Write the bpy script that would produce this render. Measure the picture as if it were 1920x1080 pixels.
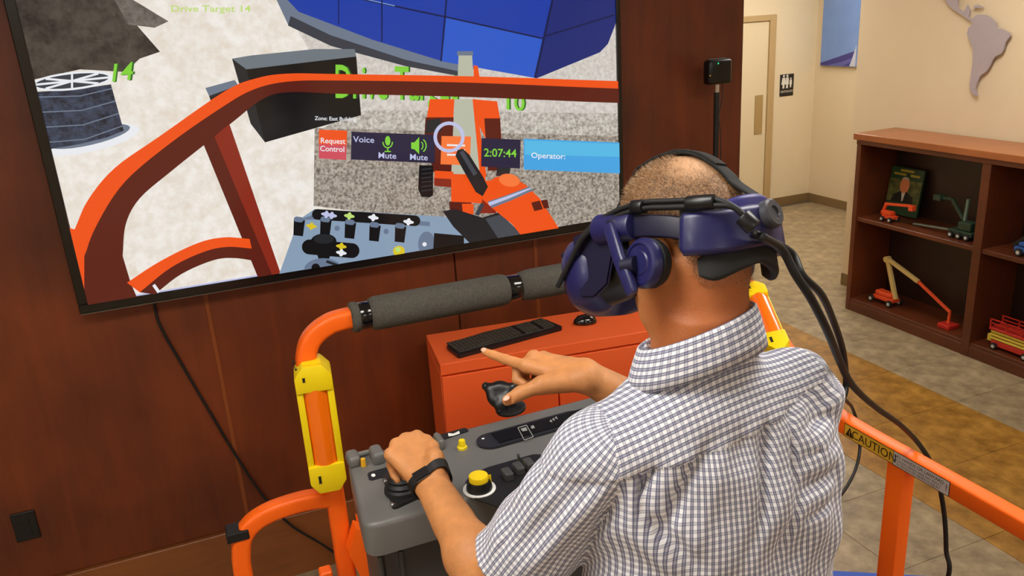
import bpy, bmesh, math, random
import numpy as np
from mathutils import Vector, Matrix

random.seed(7)
rng = np.random.default_rng(7)
SC = bpy.context.scene
COL = SC.collection
for o in list(bpy.data.objects):
    bpy.data.objects.remove(o)

# ------------------------------------------------------------------ camera
FPX, CX, CY, CAMH = 1523.0, 960.0, 540.0, 2.3
RW = np.array([[0.92400303, 0.17357415, 0.34072044],
               [-0.37744847, 0.27129707, 0.88539852],
               [-0.06124584, 0.94671533, -0.31619462]])
CAM = np.array([0.0, 0.0, CAMH])
cd = bpy.data.cameras.new('camera')
cam = bpy.data.objects.new('camera', cd)
COL.objects.link(cam)
cd.sensor_width = 36.0
cd.lens = FPX / 1920.0 * 36.0
cd.clip_start = 0.02
M = Matrix.Identity(4)
for i in range(3):
    M[i][0] = RW[i, 0]; M[i][1] = RW[i, 1]; M[i][2] = -RW[i, 2]; M[i][3] = CAM[i]
cam.matrix_world = M
SC.camera = cam

# ------------------------------------------------------------------ exposure, world
SC.view_settings.view_transform = 'Standard'
SC.view_settings.look = 'None'
SC.view_settings.gamma = 1.0
SC.view_settings.use_curve_mapping = False
SC.view_settings.exposure = 0.0
LAMP = 13.2          # emission strength of the ceiling lamp diffusers
SCREEN = 0.92       # emission strength of the television picture
wd = bpy.data.worlds.new('world'); SC.world = wd
wd.use_nodes = True
wd.node_tree.nodes['Background'].inputs[0].default_value = (0.9, 0.85, 0.78, 1)
wd.node_tree.nodes['Background'].inputs[1].default_value = 0.05

# ------------------------------------------------------------------ points measured from the photograph
def ray(px, py): return RW @ np.array([(px - CX) / FPX, (CY - py) / FPX, 1.0])
def atz(px, py, z): d = ray(px, py); return CAM + d * ((z - CAMH) / d[2])
def aty(px, py, y): d = ray(px, py); return CAM + d * (y / d[1])
def atx(px, py, x): d = ray(px, py); return CAM + d * (x / d[0])
def atd(px, py, t): return CAM + ray(px, py) * t

# ------------------------------------------------------------------ materials
def lin(c):
    c = c / 255.0
    return c / 12.92 if c <= 0.04045 else ((c + 0.055) / 1.055) ** 2.4
def S(r, g, b): return (lin(r), lin(g), lin(b), 1.0)
MATS = {}
def mat(name, col, rough=0.5, metal=0.0, spec=0.5, coat=0.0, var=0.0, vscale=8.0, stretch=(1, 1, 1), bump=0.0, bscale=80.0, col2=None, emit=0.0, sss=0.0, detail=4.0, rnd=0.0):
    if name in MATS: return MATS[name]
    m = bpy.data.materials.new(name); m.use_nodes = True
    nt = m.node_tree; N = nt.nodes; L = nt.links
    b = N['Principled BSDF']
    b.inputs['Base Color'].default_value = col
    b.inputs['Roughness'].default_value = rough
    b.inputs['Metallic'].default_value = metal
    b.inputs['Specular IOR Level'].default_value = spec
    b.inputs['Coat Weight'].default_value = coat
    b.inputs['Coat Roughness'].default_value = 0.12
    if sss:
        b.inputs['Subsurface Weight'].default_value = sss
        b.inputs['Subsurface Radius'].default_value = (0.012, 0.004, 0.002)
    tc = None
    if var or col2 or bump:
        tc = N.new('ShaderNodeTexCoord'); mp = N.new('ShaderNodeMapping')
        mp.inputs['Scale'].default_value = stretch
        L.new(tc.outputs['Object'], mp.inputs['Vector'])
    if var or col2:
        nz = N.new('ShaderNodeTexNoise'); nz.inputs['Scale'].default_value = vscale
        nz.inputs['Detail'].default_value = detail; nz.inputs['Roughness'].default_value = 0.62
        L.new(mp.outputs[0], nz.inputs['Vector'])
        cr = N.new('ShaderNodeValToRGB')
        cr.color_ramp.elements[0].position = 0.34; cr.color_ramp.elements[1].position = 0.68
        if col2:
            cr.color_ramp.elements[0].color = col; cr.color_ramp.elements[1].color = col2
        else:
            cr.color_ramp.elements[0].color = tuple(c * (1 - var) for c in col[:3]) + (1,)
            cr.color_ramp.elements[1].color = tuple(min(1, c * (1 + var)) for c in col[:3]) + (1,)
        L.new(nz.outputs['Fac'], cr.inputs['Fac'])
        out = cr.outputs[0]
        if rnd:
            oi = N.new('ShaderNodeObjectInfo'); hs = N.new('ShaderNodeHueSaturation')
            mr = N.new('ShaderNodeMapRange'); mr.inputs[3].default_value = 1 - rnd; mr.inputs[4].default_value = 1 + rnd
            L.new(oi.outputs['Random'], mr.inputs[0]); L.new(mr.outputs[0], hs.inputs['Value'])
            L.new(out, hs.inputs['Color']); out = hs.outputs[0]
        L.new(out, b.inputs['Base Color'])
    if bump:
        n2 = N.new('ShaderNodeTexNoise'); n2.inputs['Scale'].default_value = bscale; n2.inputs['Detail'].default_value = 3
        L.new(mp.outputs[0], n2.inputs['Vector'])
        bp = N.new('ShaderNodeBump'); bp.inputs['Strength'].default_value = bump; bp.inputs['Distance'].default_value = 0.004
        L.new(n2.outputs['Fac'], bp.inputs['Height']); L.new(bp.outputs[0], b.inputs['Normal'])
    if emit:
        b.inputs['Emission Color'].default_value = col; b.inputs['Emission Strength'].default_value = emit
    MATS[name] = m
    return m

def screen_mat(name, c1, c2=None, scale=60.0, c3=None):
    """a lit picture element behind glossy panel glass"""
    if name in MATS: return MATS[name]
    m = bpy.data.materials.new(name); m.use_nodes = True
    nt = m.node_tree; N = nt.nodes; L = nt.links; b = N['Principled BSDF']
    b.inputs['Base Color'].default_value = (0.01, 0.01, 0.012, 1)
    b.inputs['Roughness'].default_value = 0.12
    b.inputs['Emission Strength'].default_value = SCREEN
    b.inputs['Emission Color'].default_value = c1
    if c2:
        tc = N.new('ShaderNodeTexCoord'); nz = N.new('ShaderNodeTexNoise')
        nz.inputs['Scale'].default_value = scale; nz.inputs['Detail'].default_value = 6; nz.inputs['Roughness'].default_value = 0.7
        cr = N.new('ShaderNodeValToRGB'); cr.color_ramp.elements[0].color = c1; cr.color_ramp.elements[1].color = c2
        cr.color_ramp.elements[0].position = 0.36; cr.color_ramp.elements[1].position = 0.62
        L.new(tc.outputs['Object'], nz.inputs['Vector']); L.new(nz.outputs['Fac'], cr.inputs['Fac'])
        L.new(cr.outputs[0], b.inputs['Emission Color'])
    MATS[name] = m
    return m

def wood(name, dark, light, rough=0.38, axis='z', coat=0.25, scale=1.0):
    if name in MATS: return MATS[name]
    m = bpy.data.materials.new(name); m.use_nodes = True
    nt = m.node_tree; N = nt.nodes; L = nt.links; b = N['Principled BSDF']
    tc = N.new('ShaderNodeTexCoord'); mp = N.new('ShaderNodeMapping')
    st = {'z': (9, 9, 1.0), 'x': (1.0, 9, 9), 'y': (9, 1.0, 9)}[axis]
    mp.inputs['Scale'].default_value = tuple(s * scale for s in st)
    L.new(tc.outputs['Object'], mp.inputs['Vector'])
    n1 = N.new('ShaderNodeTexNoise'); n1.inputs['Scale'].default_value = 1.3; n1.inputs['Detail'].default_value = 7; n1.inputs['Roughness'].default_value = 0.66
    n1.inputs['Distortion'].default_value = 0.6
    L.new(mp.outputs[0], n1.inputs['Vector'])
    n2 = N.new('ShaderNodeTexNoise'); n2.inputs['Scale'].default_value = 2.3 * scale; n2.inputs['Detail'].default_value = 4
    L.new(tc.outputs['Object'], n2.inputs['Vector'])
    ad = N.new('ShaderNodeMath'); ad.operation = 'MULTIPLY_ADD'; ad.inputs[1].default_value = 0.4
    ml = N.new('ShaderNodeMath'); ml.operation = 'MULTIPLY'; ml.inputs[1].default_value = 0.6
    L.new(n2.outputs['Fac'], ml.inputs[0]); L.new(n1.outputs['Fac'], ad.inputs[0]); L.new(ml.outputs[0], ad.inputs[2])
    cr = N.new('ShaderNodeValToRGB'); cr.color_ramp.elements[0].color = dark; cr.color_ramp.elements[1].color = light
    cr.color_ramp.elements[0].position = 0.32; cr.color_ramp.elements[1].position = 0.7
    L.new(ad.outputs[0], cr.inputs['Fac']); L.new(cr.outputs[0], b.inputs['Base Color'])
    b.inputs['Roughness'].default_value = rough; b.inputs['Coat Weight'].default_value = coat; b.inputs['Coat Roughness'].default_value = 0.25
    MATS[name] = m
    return m

def gingham():
    if 'gingham' in MATS: return MATS['gingham']
    m = bpy.data.materials.new('gingham'); m.use_nodes = True
    nt = m.node_tree; N = nt.nodes; L = nt.links; b = N['Principled BSDF']
    uv = N.new('ShaderNodeUVMap'); uv.uv_map = 'cloth'
    sp = N.new('ShaderNodeSeparateXYZ'); L.new(uv.outputs[0], sp.inputs[0])
    def stripes(sock, hi, mid):
        d = N.new('ShaderNodeMath'); d.operation = 'DIVIDE'; d.inputs[1].default_value = 0.0104
        L.new(sock, d.inputs[0])
        f = N.new('ShaderNodeMath'); f.operation = 'FRACT'; L.new(d.outputs[0], f.inputs[0])
        cr = N.new('ShaderNodeValToRGB'); cr.color_ramp.interpolation = 'CONSTANT'
        e = cr.color_ramp.elements
        e[0].position = 0.0; e[0].color = (hi, hi, hi, 1)
        e[1].position = 0.14; e[1].color = (mid, mid, mid, 1)
        for p, v in ((0.34, hi), (0.48, 0.0)):
            k = e.new(p); k.color = (v, v, v, 1)
        L.new(f.outputs[0], cr.inputs[0])
        i = N.new('ShaderNodeMath'); i.operation = 'SUBTRACT'; i.inputs[0].default_value = 1.0
        L.new(cr.outputs[0], i.inputs[1])
        return i.outputs[0]
    a = stripes(sp.outputs[0], 0.78, 0.50); c = stripes(sp.outputs[1], 0.46, 0.28)
    mu = N.new('ShaderNodeMath'); mu.operation = 'MULTIPLY'; L.new(a, mu.inputs[0]); L.new(c, mu.inputs[1])
    mx = N.new('ShaderNodeMix'); mx.data_type = 'RGBA'
    mx.inputs[6].default_value = S(16, 28, 96); mx.inputs[7].default_value = S(240, 240, 244)
    L.new(mu.outputs[0], mx.inputs[0]); L.new(mx.outputs[2], b.inputs['Base Color'])
    b.inputs['Roughness'].default_value = 0.85; b.inputs['Specular IOR Level'].default_value = 0.2
    b.inputs['Sheen Weight'].default_value = 0.15
    MATS['gingham'] = m
    return m

ORANGE = mat('orange_paint', S(255, 106, 18), 0.44, spec=0.35, coat=0.06)
CABOR = mat('cabinet_orange', S(255, 108, 50), 0.42, coat=0.15, var=0.03, vscale=3)
YELLOW = mat('yellow_plastic', S(244, 214, 12), 0.4)
LENS = mat('amber_lens', S(255, 120, 14), 0.12, coat=0.8)
BLACK = mat('black_plastic', S(20, 20, 22), 0.35)
BLACKM = mat('black_matte', S(24, 24, 25), 0.7, bump=0.3, bscale=600)
RUBBER = mat('black_rubber', S(16, 16, 17), 0.55)
GLOSSB = mat('black_gloss', S(10, 10, 12), 0.12, coat=0.6)
FOAM = mat('grey_foam', S(88, 85, 78), 0.92, spec=0.2, var=0.2, vscale=160, bump=0.8, bscale=420)
GREYP = mat('console_grey', S(104, 103, 100), 0.36, var=0.04, vscale=5, bump=0.08, bscale=300)
DGREYP = mat('console_dark_grey', S(66, 66, 65), 0.45)
NAVY = mat('navy_plastic', S(31, 31, 82), 0.38, coat=0.1)
NAVYD = mat('navy_dark_plastic', S(20, 20, 48), 0.4)
PADG = mat('pad_grey', S(58, 58, 58), 0.9)
SKIN = mat('skin', S(199, 135, 82), 0.5, sss=0.12, var=0.10, vscale=38, bump=0.22, bscale=260, spec=0.35)
STEEL = mat('steel', S(190, 190, 188), 0.25, metal=1.0)
WHITEP = mat('white_print', S(235, 235, 232), 0.5)
BEIGE = mat('beige_paint', S(222, 203, 170), 0.85, var=0.02, vscale=2.0, bump=0.05, bscale=300)
BEIGE2 = mat('cream_paint', S(228, 212, 180), 0.8, var=0.02, vscale=2.0)
DOORP = mat('door_cream', S(222, 206, 172), 0.5)
JAMB = mat('jamb_tan', S(186, 158, 112), 0.5)
CEILW = mat('ceiling_white', S(225, 222, 212), 0.9)
WOODW = wood('mahogany_panel', S(78, 30, 8), S(130, 58, 18), 0.5, coat=0.1)
WOODB = wood('baseboard_wood', S(112, 62, 26), S(150, 90, 42), 0.45, axis='x')
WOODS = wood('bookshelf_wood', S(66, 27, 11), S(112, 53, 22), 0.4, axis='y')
WOODT = wood('bookshelf_top_lit_wood', S(140, 76, 36), S(176, 106, 58), 0.35, axis='y')  # lighter copy of the shelf wood, light on the top put into its colour
TILEG = mat('tile_grey', S(122, 106, 82), 0.36, col2=S(178, 158, 124), vscale=9, detail=8, rnd=0.06, bump=0.06, bscale=30)
TILEO = mat('tile_ochre', S(122, 82, 26), 0.36, col2=S(182, 134, 58), vscale=9, detail=8, rnd=0.06, bump=0.06, bscale=30)
GROUT = mat('grout', S(112, 98, 76), 0.9)
BLUETAPE = mat('blue_tape', S(52, 92, 196), 0.6)

# ------------------------------------------------------------------ mesh helpers
WT = {}
def link(name, me, parent=None, smooth=False, loc=None):
    o = bpy.data.objects.new(name, me); COL.objects.link(o)
    if parent is not None:
        o.parent = parent
        o.location = -WT.get(parent.name, Vector((0, 0, 0)))
    WT[o.name] = Vector((0, 0, 0))
    if smooth and me is not None:
        me.polygons.foreach_set('use_smooth', [True] * len(me.polygons))
    return o
def empty(name, base):
    o = bpy.data.objects.new(name, None); COL.objects.link(o)
    o.location = base; o.empty_display_size = 0.05
    WT[o.name] = Vector(base)
    return o
def tag(o, label=None, cat=None, group=None, kind=None):
    if label: o['label'] = label
    if cat: o['category'] = cat
    if group: o['group'] = group
    if kind: o['kind'] = kind
    return o
def from_bm(name, bm, m, parent=None, smooth=False, split=None):
    me = bpy.data.meshes.new(name)
    bm.normal_update()
    bm.to_mesh(me); bm.free()
    for x in (m if isinstance(m, (list, tuple)) else [m]): me.materials.append(x)
    o = link(name, me, parent, smooth)
    if smooth and split:
        me.set_sharp_from_angle(angle=math.radians(split))
    return o
def from_py(name, V, Fc, m, parent=None, smooth=False, mi=None):
    me = bpy.data.meshes.new(name)
    me.from_pydata([tuple(map(float, v)) for v in V], [], [tuple(int(i) for i in f) for f in Fc])
    for x in (m if isinstance(m, (list, tuple)) else [m]): me.materials.append(x)
    if mi is not None: me.polygons.foreach_set('material_index', mi)
    me.update()
    return link(name, me, parent, smooth)
I3 = np.eye(3)
def box(bm, c, s, R=None, bev=0.0, seg=2):
    r = bmesh.ops.create_cube(bm, size=1.0)
    vs = r['verts']
    R = I3 if R is None else np.array(R)
    es = {e for v in vs for e in v.link_edges}
    for v in vs:
        p = R @ (np.array(v.co) * np.array(s)) + np.array(c); v.co = p
    if bev > 0:
        bmesh.ops.bevel(bm, geom=list(es), offset=bev, segments=seg, profile=0.5, affect='EDGES', clamp_overlap=True)
    return bm
def bbox(lo, hi, bev=0.0, seg=2, bm=None):
    bm = bm or bmesh.new()
    lo = np.array(lo, float); hi = np.array(hi, float)
    return box(bm, (lo + hi) / 2, hi - lo, None, bev, seg)
def basis(d, up=(0, 0, 1)):
    d = np.array(d, float); d /= np.linalg.norm(d)
    u = np.array(up, float)
    if abs(d @ u) > 0.98: u = np.array([1.0, 0, 0])
    x = np.cross(u, d); x /= np.linalg.norm(x)
    return np.array([x, np.cross(d, x), d]).T
def cyl(bm, a, b, r0, r1=None, n=20, cap=True, bev=0.0):
    a = np.array(a, float); b = np.array(b, float); r1 = r0 if r1 is None else r1
    B = basis(b - a); ra = []; rb = []
    for i in range(n):
        t = 2 * math.pi * i / n; u = B @ np.array([math.cos(t), math.sin(t), 0])
        ra.append(bm.verts.new(a + u * r0)); rb.append(bm.verts.new(b + u * r1))
    for i in range(n):
        j = (i + 1) % n; bm.faces.new((ra[i], ra[j], rb[j], rb[i]))
    if cap:
        f1 = bm.faces.new(ra[::-1]); f2 = bm.faces.new(rb)
        if bev:
            es = list(f1.edges) + list(f2.edges)
            bmesh.ops.bevel(bm, geom=es, offset=bev, segments=2, affect='EDGES', profile=0.5)
    return bm
def lathe(bm, prof, o, d, n=28):
    """profile of (radius, height) turned about the axis d through o"""
    B = basis(d); o = np.array(o, float); rings = []
    for r, h in prof:
        rings.append([bm.verts.new(o + B @ np.array([r * math.cos(2 * math.pi * i / n), r * math.sin(2 * math.pi * i / n), h])) for i in range(n)])
    for a, b in zip(rings, rings[1:]):
        for i in range(n):
            j = (i + 1) % n; bm.faces.new((a[i], a[j], b[j], b[i]))
    bm.faces.new(rings[0][::-1]); bm.faces.new(rings[-1])
    return bm
def catmull(P, n=8):
    P = [np.array(p, float) for p in P]
    Q = [2 * P[0] - P[1]] + P + [2 * P[-1] - P[-2]]; out = []
    for i in range(1, len(Q) - 2):
        a, b, c, d = Q[i - 1:i + 3]
        for k in range(n):
            t = k / n
            out.append(0.5 * (2 * b + (c - a) * t + (2 * a - 5 * b + 4 * c - d) * t * t + (3 * b - a - 3 * c + d) * t ** 3))
    out.append(P[-1]); return out
def rrect(w, h, r, seg=4):
    pts = []
    for cx, cy, a0 in ((w / 2 - r, h / 2 - r, 0), (-w / 2 + r, h / 2 - r, 90), (-w / 2 + r, -h / 2 + r, 180), (w / 2 - r, -h / 2 + r, 270)):
        for k in range(seg + 1):
            a = math.radians(a0 + 90 * k / seg); pts.append((cx + r * math.cos(a), cy + r * math.sin(a)))
    return pts
def circ(r, n=12): return [(r * math.cos(2 * math.pi * i / n), r * math.sin(2 * math.pi * i / n)) for i in range(n)]
def sweep(bm, path, sec, up=None, scale=None, cap=True):
    path = [np.array(p, float) for p in path]; n = len(path); rings = []
    T = []
    for i in range(n):
        d = path[min(i + 1, n - 1)] - path[max(i - 1, 0)]; T.append(d / np.linalg.norm(d))
    X = None
    for i in range(n):
        if up is not None:
            u = np.array(up[i] if isinstance(up, list) else up, float)
            x = np.cross(u, T[i]); x /= np.linalg.norm(x); y = np.cross(T[i], x)
        else:
            if X is None: x = basis(T[i])[:, 0]
            else: x = X - T[i] * (X @ T[i]); x /= np.linalg.norm(x)
            y = np.cross(T[i], x); X = x
        s = 1.0 if scale is None else scale[i]
        rings.append([bm.verts.new(path[i] + (x * a + y * b) * s) for a, b in sec])
    m = len(sec)
    for a, b in zip(rings, rings[1:]):
        for i in range(m):
            j = (i + 1) % m; bm.faces.new((a[i], a[j], b[j], b[i]))
    if cap:
        bm.faces.new(rings[0][::-1]); bm.faces.new(rings[-1])
    return bm
def prism(bm, poly, off):
    """solid from a flat outline pushed along off"""
    off = np.array(off, float)
    a = [bm.verts.new(np.array(p)) for p in poly]; b = [bm.verts.new(np.array(p) + off) for p in poly]
    n = len(poly)
    f0 = bm.faces.new(a[::-1]); f1 = bm.faces.new(b)
    for i in range(n):
        j = (i + 1) % n; bm.faces.new((a[i], a[j], b[j], b[i]))
    bmesh.ops.recalc_face_normals(bm, faces=bm.faces)
    return bm
def text2d(s, align='CENTER', bold=0.0):
    """flat outline of lettering, cap height about 0.7"""
    cu = bpy.data.curves.new('t', 'FONT'); cu.body = s; cu.align_x = align; cu.resolution_u = 3; cu.offset = bold
    o = bpy.data.objects.new('t', cu); COL.objects.link(o)
    dg = bpy.context.evaluated_depsgraph_get(); dg.update()
    me = o.evaluated_get(dg).to_mesh()
    V = [(v.co.x, v.co.y) for v in me.vertices]; Fc = [tuple(p.vertices) for p in me.polygons]
    o.evaluated_get(dg).to_mesh_clear()
    bpy.data.objects.remove(o); bpy.data.curves.remove(cu)
    return V, Fc

# ------------------------------------------------------------------ the room
WY = 3.24; CEIL = 2.95
XL, YB = -4.2, -4.2
XE = 2.46; XB = 4.9; YD = 7.55; XF = 6.76; YE = 5.02
def struct(name, bm, m, parent=None):
    o = from_bm(name, bm, m, parent)
    if parent is None: o['kind'] = 'structure'
    return o
floor = struct('floor', bbox((XL, YB, -0.1), (XF, YD, -0.006)), GROUT)
tiles = {}
def tile_mesh(m):
    me = bpy.data.meshes.new('tile'); bm = bmesh.new(); box(bm, (0, 0, -0.004), (0.4882, 0.4882, 0.008), None, 0.0012, 1)
    bm.to_mesh(me); bm.free(); me.materials.append(m); return me
TG, TO = tile_mesh(TILEG), tile_mesh(TILEO)
P0X, P0Y, PT = 2.45, 2.08, 0.49
far_v, far_f = [], []
for i in range(-14, 9):
    for j in range(-13, 12):
        x0, y0 = P0X + i * PT, P0Y + j * PT
        cx, cy = x0 + PT / 2, y0 + PT / 2
        if cx < XL or cx > XF or cy < YB or cy > YD: continue
        if cy > WY + 0.2 and cx < XE - 0.2: continue
        if cx > XB + 0.2 and cy < YE - 0.2: continue
        near = (cx > 1.4 and cy > 0.2 and cy < 7.3) or (cx > -0.6 and cy > 2.0)
        if not near:
            k = len(far_v); h = 0.2435
            far_v += [(cx - h, cy - h, 0), (cx + h, cy - h, 0), (cx + h, cy + h, 0), (cx - h, cy + h, 0)]
            far_f.append((k, k + 1, k + 2, k + 3)); continue
        gold = 1 <= i <= 2
        o = bpy.data.objects.new('tile', TO if gold else TG); COL.objects.link(o)
        o.parent = floor; o.location = (cx, cy, 0); o.rotation_euler.z = 0
ft = from_py('tile_field', far_v, far_f, TILEG, floor); ft['kind'] = 'stuff'
struct('ceiling', bbox((XL, YB, CEIL), (XF, YD, CEIL + 0.1)), CEILW)
# wood panelled television wall, its panels and baseboard
wf = struct('wall_front', bbox((XL, WY + 0.012, 0), (XE - 0.004, WY + 0.2, CEIL)), mat('wall_core', S(58, 24, 10), 0.6))
edges = [XL, -3.09, -2.07, -1.05, -0.03, 0.99, 1.37, XE]
for a, b in zip(edges, edges[1:]):
    from_bm('panel', bbox((a + 0.003, WY, 0.302), (b - (0.003 if b < XE else 0), WY + 0.03, CEIL), 0.003, 1), WOODW, wf)
for gx in (-0.03, 1.37):
    from_bm('batten', bbox((gx - 0.009, WY - 0.004, 0.31), (gx + 0.009, WY + 0.01, CEIL), 0.002, 1), wood('batten_wood', S(110, 52, 20), S(150, 78, 34)), wf)
from_bm('end_panel', bbox((XE - 0.004, WY, 0), (XE + 0.012, WY + 0.2, CEIL), 0.002, 1), WOODW, wf)
bf = struct('baseboard_front', bbox((XL, WY - 0.018, 0), (XE, WY + 0.012, 0.30), 0.003, 1), WOODB)
# corridor beyond
struct('wall_corridor_side', bbox((XE - 0.2, WY + 0.2, 0), (XE, YD, CEIL)), BEIGE)
struct('wall_end', bbox((XE - 0.2, YD, 0), (XF + 0.15, YD + 0.15, CEIL)), BEIGE2)
struct('wall_far_right', bbox((XF, YE, 0), (XF + 0.15, YD, CEIL)), BEIGE)
struct('wall_right', bbox((XB, YB, 0), (XF + 0.15, YE, CEIL)), BEIGE)
struct('wall_left', bbox((XL - 0.15, YB, 0), (XL, WY + 0.2, CEIL)), BEIGE)
struct('wall_back', bbox((XL - 0.15, YB - 0.15, 0), (XB, YB, CEIL)), BEIGE)
BASEM = mat('base_tan', S(126, 102, 66), 0.6)
struct('baseboard_end', bbox((6.17, YD - 0.012, 0), (XF - 0.012, YD, 0.1), 0.002, 1), BASEM)
struct('baseboard_far_right', bbox((XF - 0.012, YE, 0), (XF, YD, 0.1), 0.002, 1), BASEM)
struct('baseboard_right', bbox((XB - 0.012, 4.62, 0), (XB, YE, 0.1), 0.002, 1), BASEM)
# corridor door with frame and push plate
dr = empty('door_1', (5.6, YD - 0.03, 0)); dr['kind'] = 'structure'
from_bm('door_leaf', bbox((5.1, YD - 0.03, 0.01), (6.075, YD, 2.085), 0.003, 1), DOORP, dr)
for lo, hi in (((6.078, YD - 0.05, 0), (6.16, YD, 2.15)), ((5.0, YD - 0.05, 0), (5.098, YD, 2.15)), ((5.098, YD - 0.05, 2.088), (6.078, YD, 2.15))):
    from_bm('door_frame', bbox(lo, hi, 0.006, 2), JAMB, dr)
from_bm('push_plate', bbox((5.915, YD - 0.042, 0.885), (6.02, YD - 0.03, 1.31), 0.003, 1), mat('plate_tan', S(178, 152, 104), 0.35, metal=0.3), dr)
# ceiling lamps
LAMPM = mat('lamp_diffuser', (1.0, 0.97, 0.91, 1), 0.5, emit=LAMP)
LFR = mat('lamp_frame', S(230, 230, 225), 0.5)
LAMPS = [(-2.6, 0.6), (-0.35, 0.95), (1.75, 1.0), (-2.4, -2.3), (0.3, -2.2), (3.0, -1.9), (3.7, 3.3), (4.2, 5.9), (5.7, 6.3)]  # last panel is an added one that brightens the corridor end
LL = ['ceiling light panel above the floor by the left wall', 'ceiling light panel to the left above the orange platform', 'ceiling light panel to the right above the orange platform', 'ceiling light panel in the back left corner', 'ceiling light panel behind the orange platform', 'ceiling light panel in the back right corner', 'ceiling light panel near the far end of the bookcase', 'ceiling light panel in the corridor behind the wood wall', 'added ceiling light panel brightening the corridor in front of the restroom door']
for (lx, ly), lb in zip(LAMPS, LL):
    e = tag(empty('ceiling_light', (lx, ly, CEIL)), lb, 'light', 'ceiling lights')
    bm = bmesh.new()
    for lo, hi in (((-.62, -.32), (.62, -.3)), ((-.62, .3), (.62, .32)), ((-.62, -.3), (-.6, .3)), ((.6, -.3), (.62, .3))):
        bbox((lx + lo[0], ly + lo[1], CEIL - 0.03), (lx + hi[0], ly + hi[1], CEIL), bm=bm)
    from_bm('frame', bm, LFR, e)
    from_bm('diffuser', bbox((lx - .6, ly - .3, CEIL - 0.02), (lx + .6, ly + .3, CEIL - 0.005)), LAMPM, e)

# ------------------------------------------------------------------ television
YS = WY - 0.075                       # glass plane
tvx0, tvx1, tvz0, tvz1 = -0.472, 1.806, 1.358, 2.66
p = aty(150, 590, YS - 0.012); tvx0, tvz0 = p[0], p[2]
tvx1 = aty(1169, 300, YS - 0.012)[0]
tv = tag(empty('television', ((tvx0 + tvx1) / 2, WY - 0.04, tvz0)), 'large wall-mounted television showing an orange machine simulator picture', 'television')
bz = 0.034
bm = bmesh.new()
for lo, hi in (((tvx0, tvz0), (tvx1, tvz0 + bz)), ((tvx0, tvz1 - bz), (tvx1, tvz1)), ((tvx0, tvz0 + bz), (tvx0 + bz, tvz1 - bz)), ((tvx1 - 0.02, tvz0 + bz), (tvx1, tvz1 - bz))):
    bbox((lo[0], YS - 0.012, lo[1]), (hi[0], YS + 0.03, hi[1]), 0.003, 1, bm=bm)
from_bm('bezel', bm, mat('tv_bezel', S(14, 14, 15), 0.25, coat=0.3), tv)
from_bm('back_cover', bbox((tvx0 + 0.03, YS + 0.02, tvz0 + 0.03), (tvx1 - 0.03, WY - 0.002, tvz1 - 0.03), 0.01), BLACK, tv)
from_bm('bottom_trim', bbox((tvx0 + 0.004, YS - 0.014, tvz0 - 0.003), (tvx1 - 0.004, YS - 0.002, tvz0 + 0.001)), mat('tv_trim', S(120, 116, 110), 0.3, metal=0.8), tv)
SX0, SX1, SZ0, SZ1 = tvx0 + bz, tvx1 - 0.02, tvz0 + bz, tvz1 - bz
SAND = screen_mat('scr_sand', S(232, 221, 206), S(247, 242, 235), 22)
PALE = screen_mat('scr_pale_concrete', S(198, 190, 182), S(226, 220, 212), 60)
CONC = screen_mat('scr_concrete', S(104, 92, 82), S(196, 186, 172), 85)
CONCL = screen_mat('scr_concrete_light', S(150, 142, 132), S(222, 216, 206), 70)
ASPH = screen_mat('scr_asphalt', S(44, 40, 36), S(84, 76, 68), 14)
ASPH2 = screen_mat('scr_asphalt_light', S(88, 82, 76), S(126, 118, 110), 30)
BLUE = screen_mat('scr_blue', S(26, 62, 168)); BLUEL = screen_mat('scr_blue_light', S(44, 92, 204)); BLUED = screen_mat('scr_blue_dark', S(26, 42, 116)); BLUELN = screen_mat('scr_blue_line', S(16, 26, 74)); BLUEW = screen_mat('scr_blue_edge', S(120, 150, 210))
SGREY = screen_mat('scr_grey_blue', S(112, 124, 142)); SGREYD = screen_mat('scr_grey_dark', S(58, 62, 72))
SOR = screen_mat('scr_orange', S(246, 84, 20)); SORD = screen_mat('scr_dark_red', S(92, 26, 14)); SORM = screen_mat('scr_mid_red', S(140, 40, 22)); SORL = screen_mat('scr_orange_light', S(255, 124, 60))
SBLK = screen_mat('scr_black', S(12, 12, 14)); SBLK2 = screen_mat('scr_black_side', S(34, 37, 40)); SBOX = screen_mat('scr_box_top', S(112, 122, 130))
SWHT = screen_mat('scr_white', S(240, 242, 246)); SGRN = screen_mat('scr_green', S(132, 214, 62)); SGRND = screen_mat('scr_green_dark', S(44, 104, 34)); SLIME = screen_mat('scr_pale_green', S(196, 226, 120))
SNAV = screen_mat('scr_navy', S(36, 32, 62)); SCON = screen_mat('scr_console', S(140, 162, 186)); SCON2 = screen_mat('scr_console_shade', S(108, 124, 148)); SYEL = screen_mat('scr_yellow', S(226, 200, 40))
SPNK = screen_mat('scr_pink', S(214, 82, 96)); SCYA = screen_mat('scr_cyan', S(88, 190, 236)); SCYA2 = screen_mat('scr_cyan_deep', S(70, 168, 232)); SBEI = screen_mat('scr_boom_beige', S(190, 192, 172)); SLAV = screen_mat('scr_lavender', S(196, 200, 236)); SREEL = screen_mat('scr_reel', S(26, 30, 40), S(64, 74, 96), 40); SGLV = screen_mat('scr_glove_black', S(30, 30, 34)); SGLV2 = screen_mat('scr_glove_grey', S(70, 74, 82))
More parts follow.
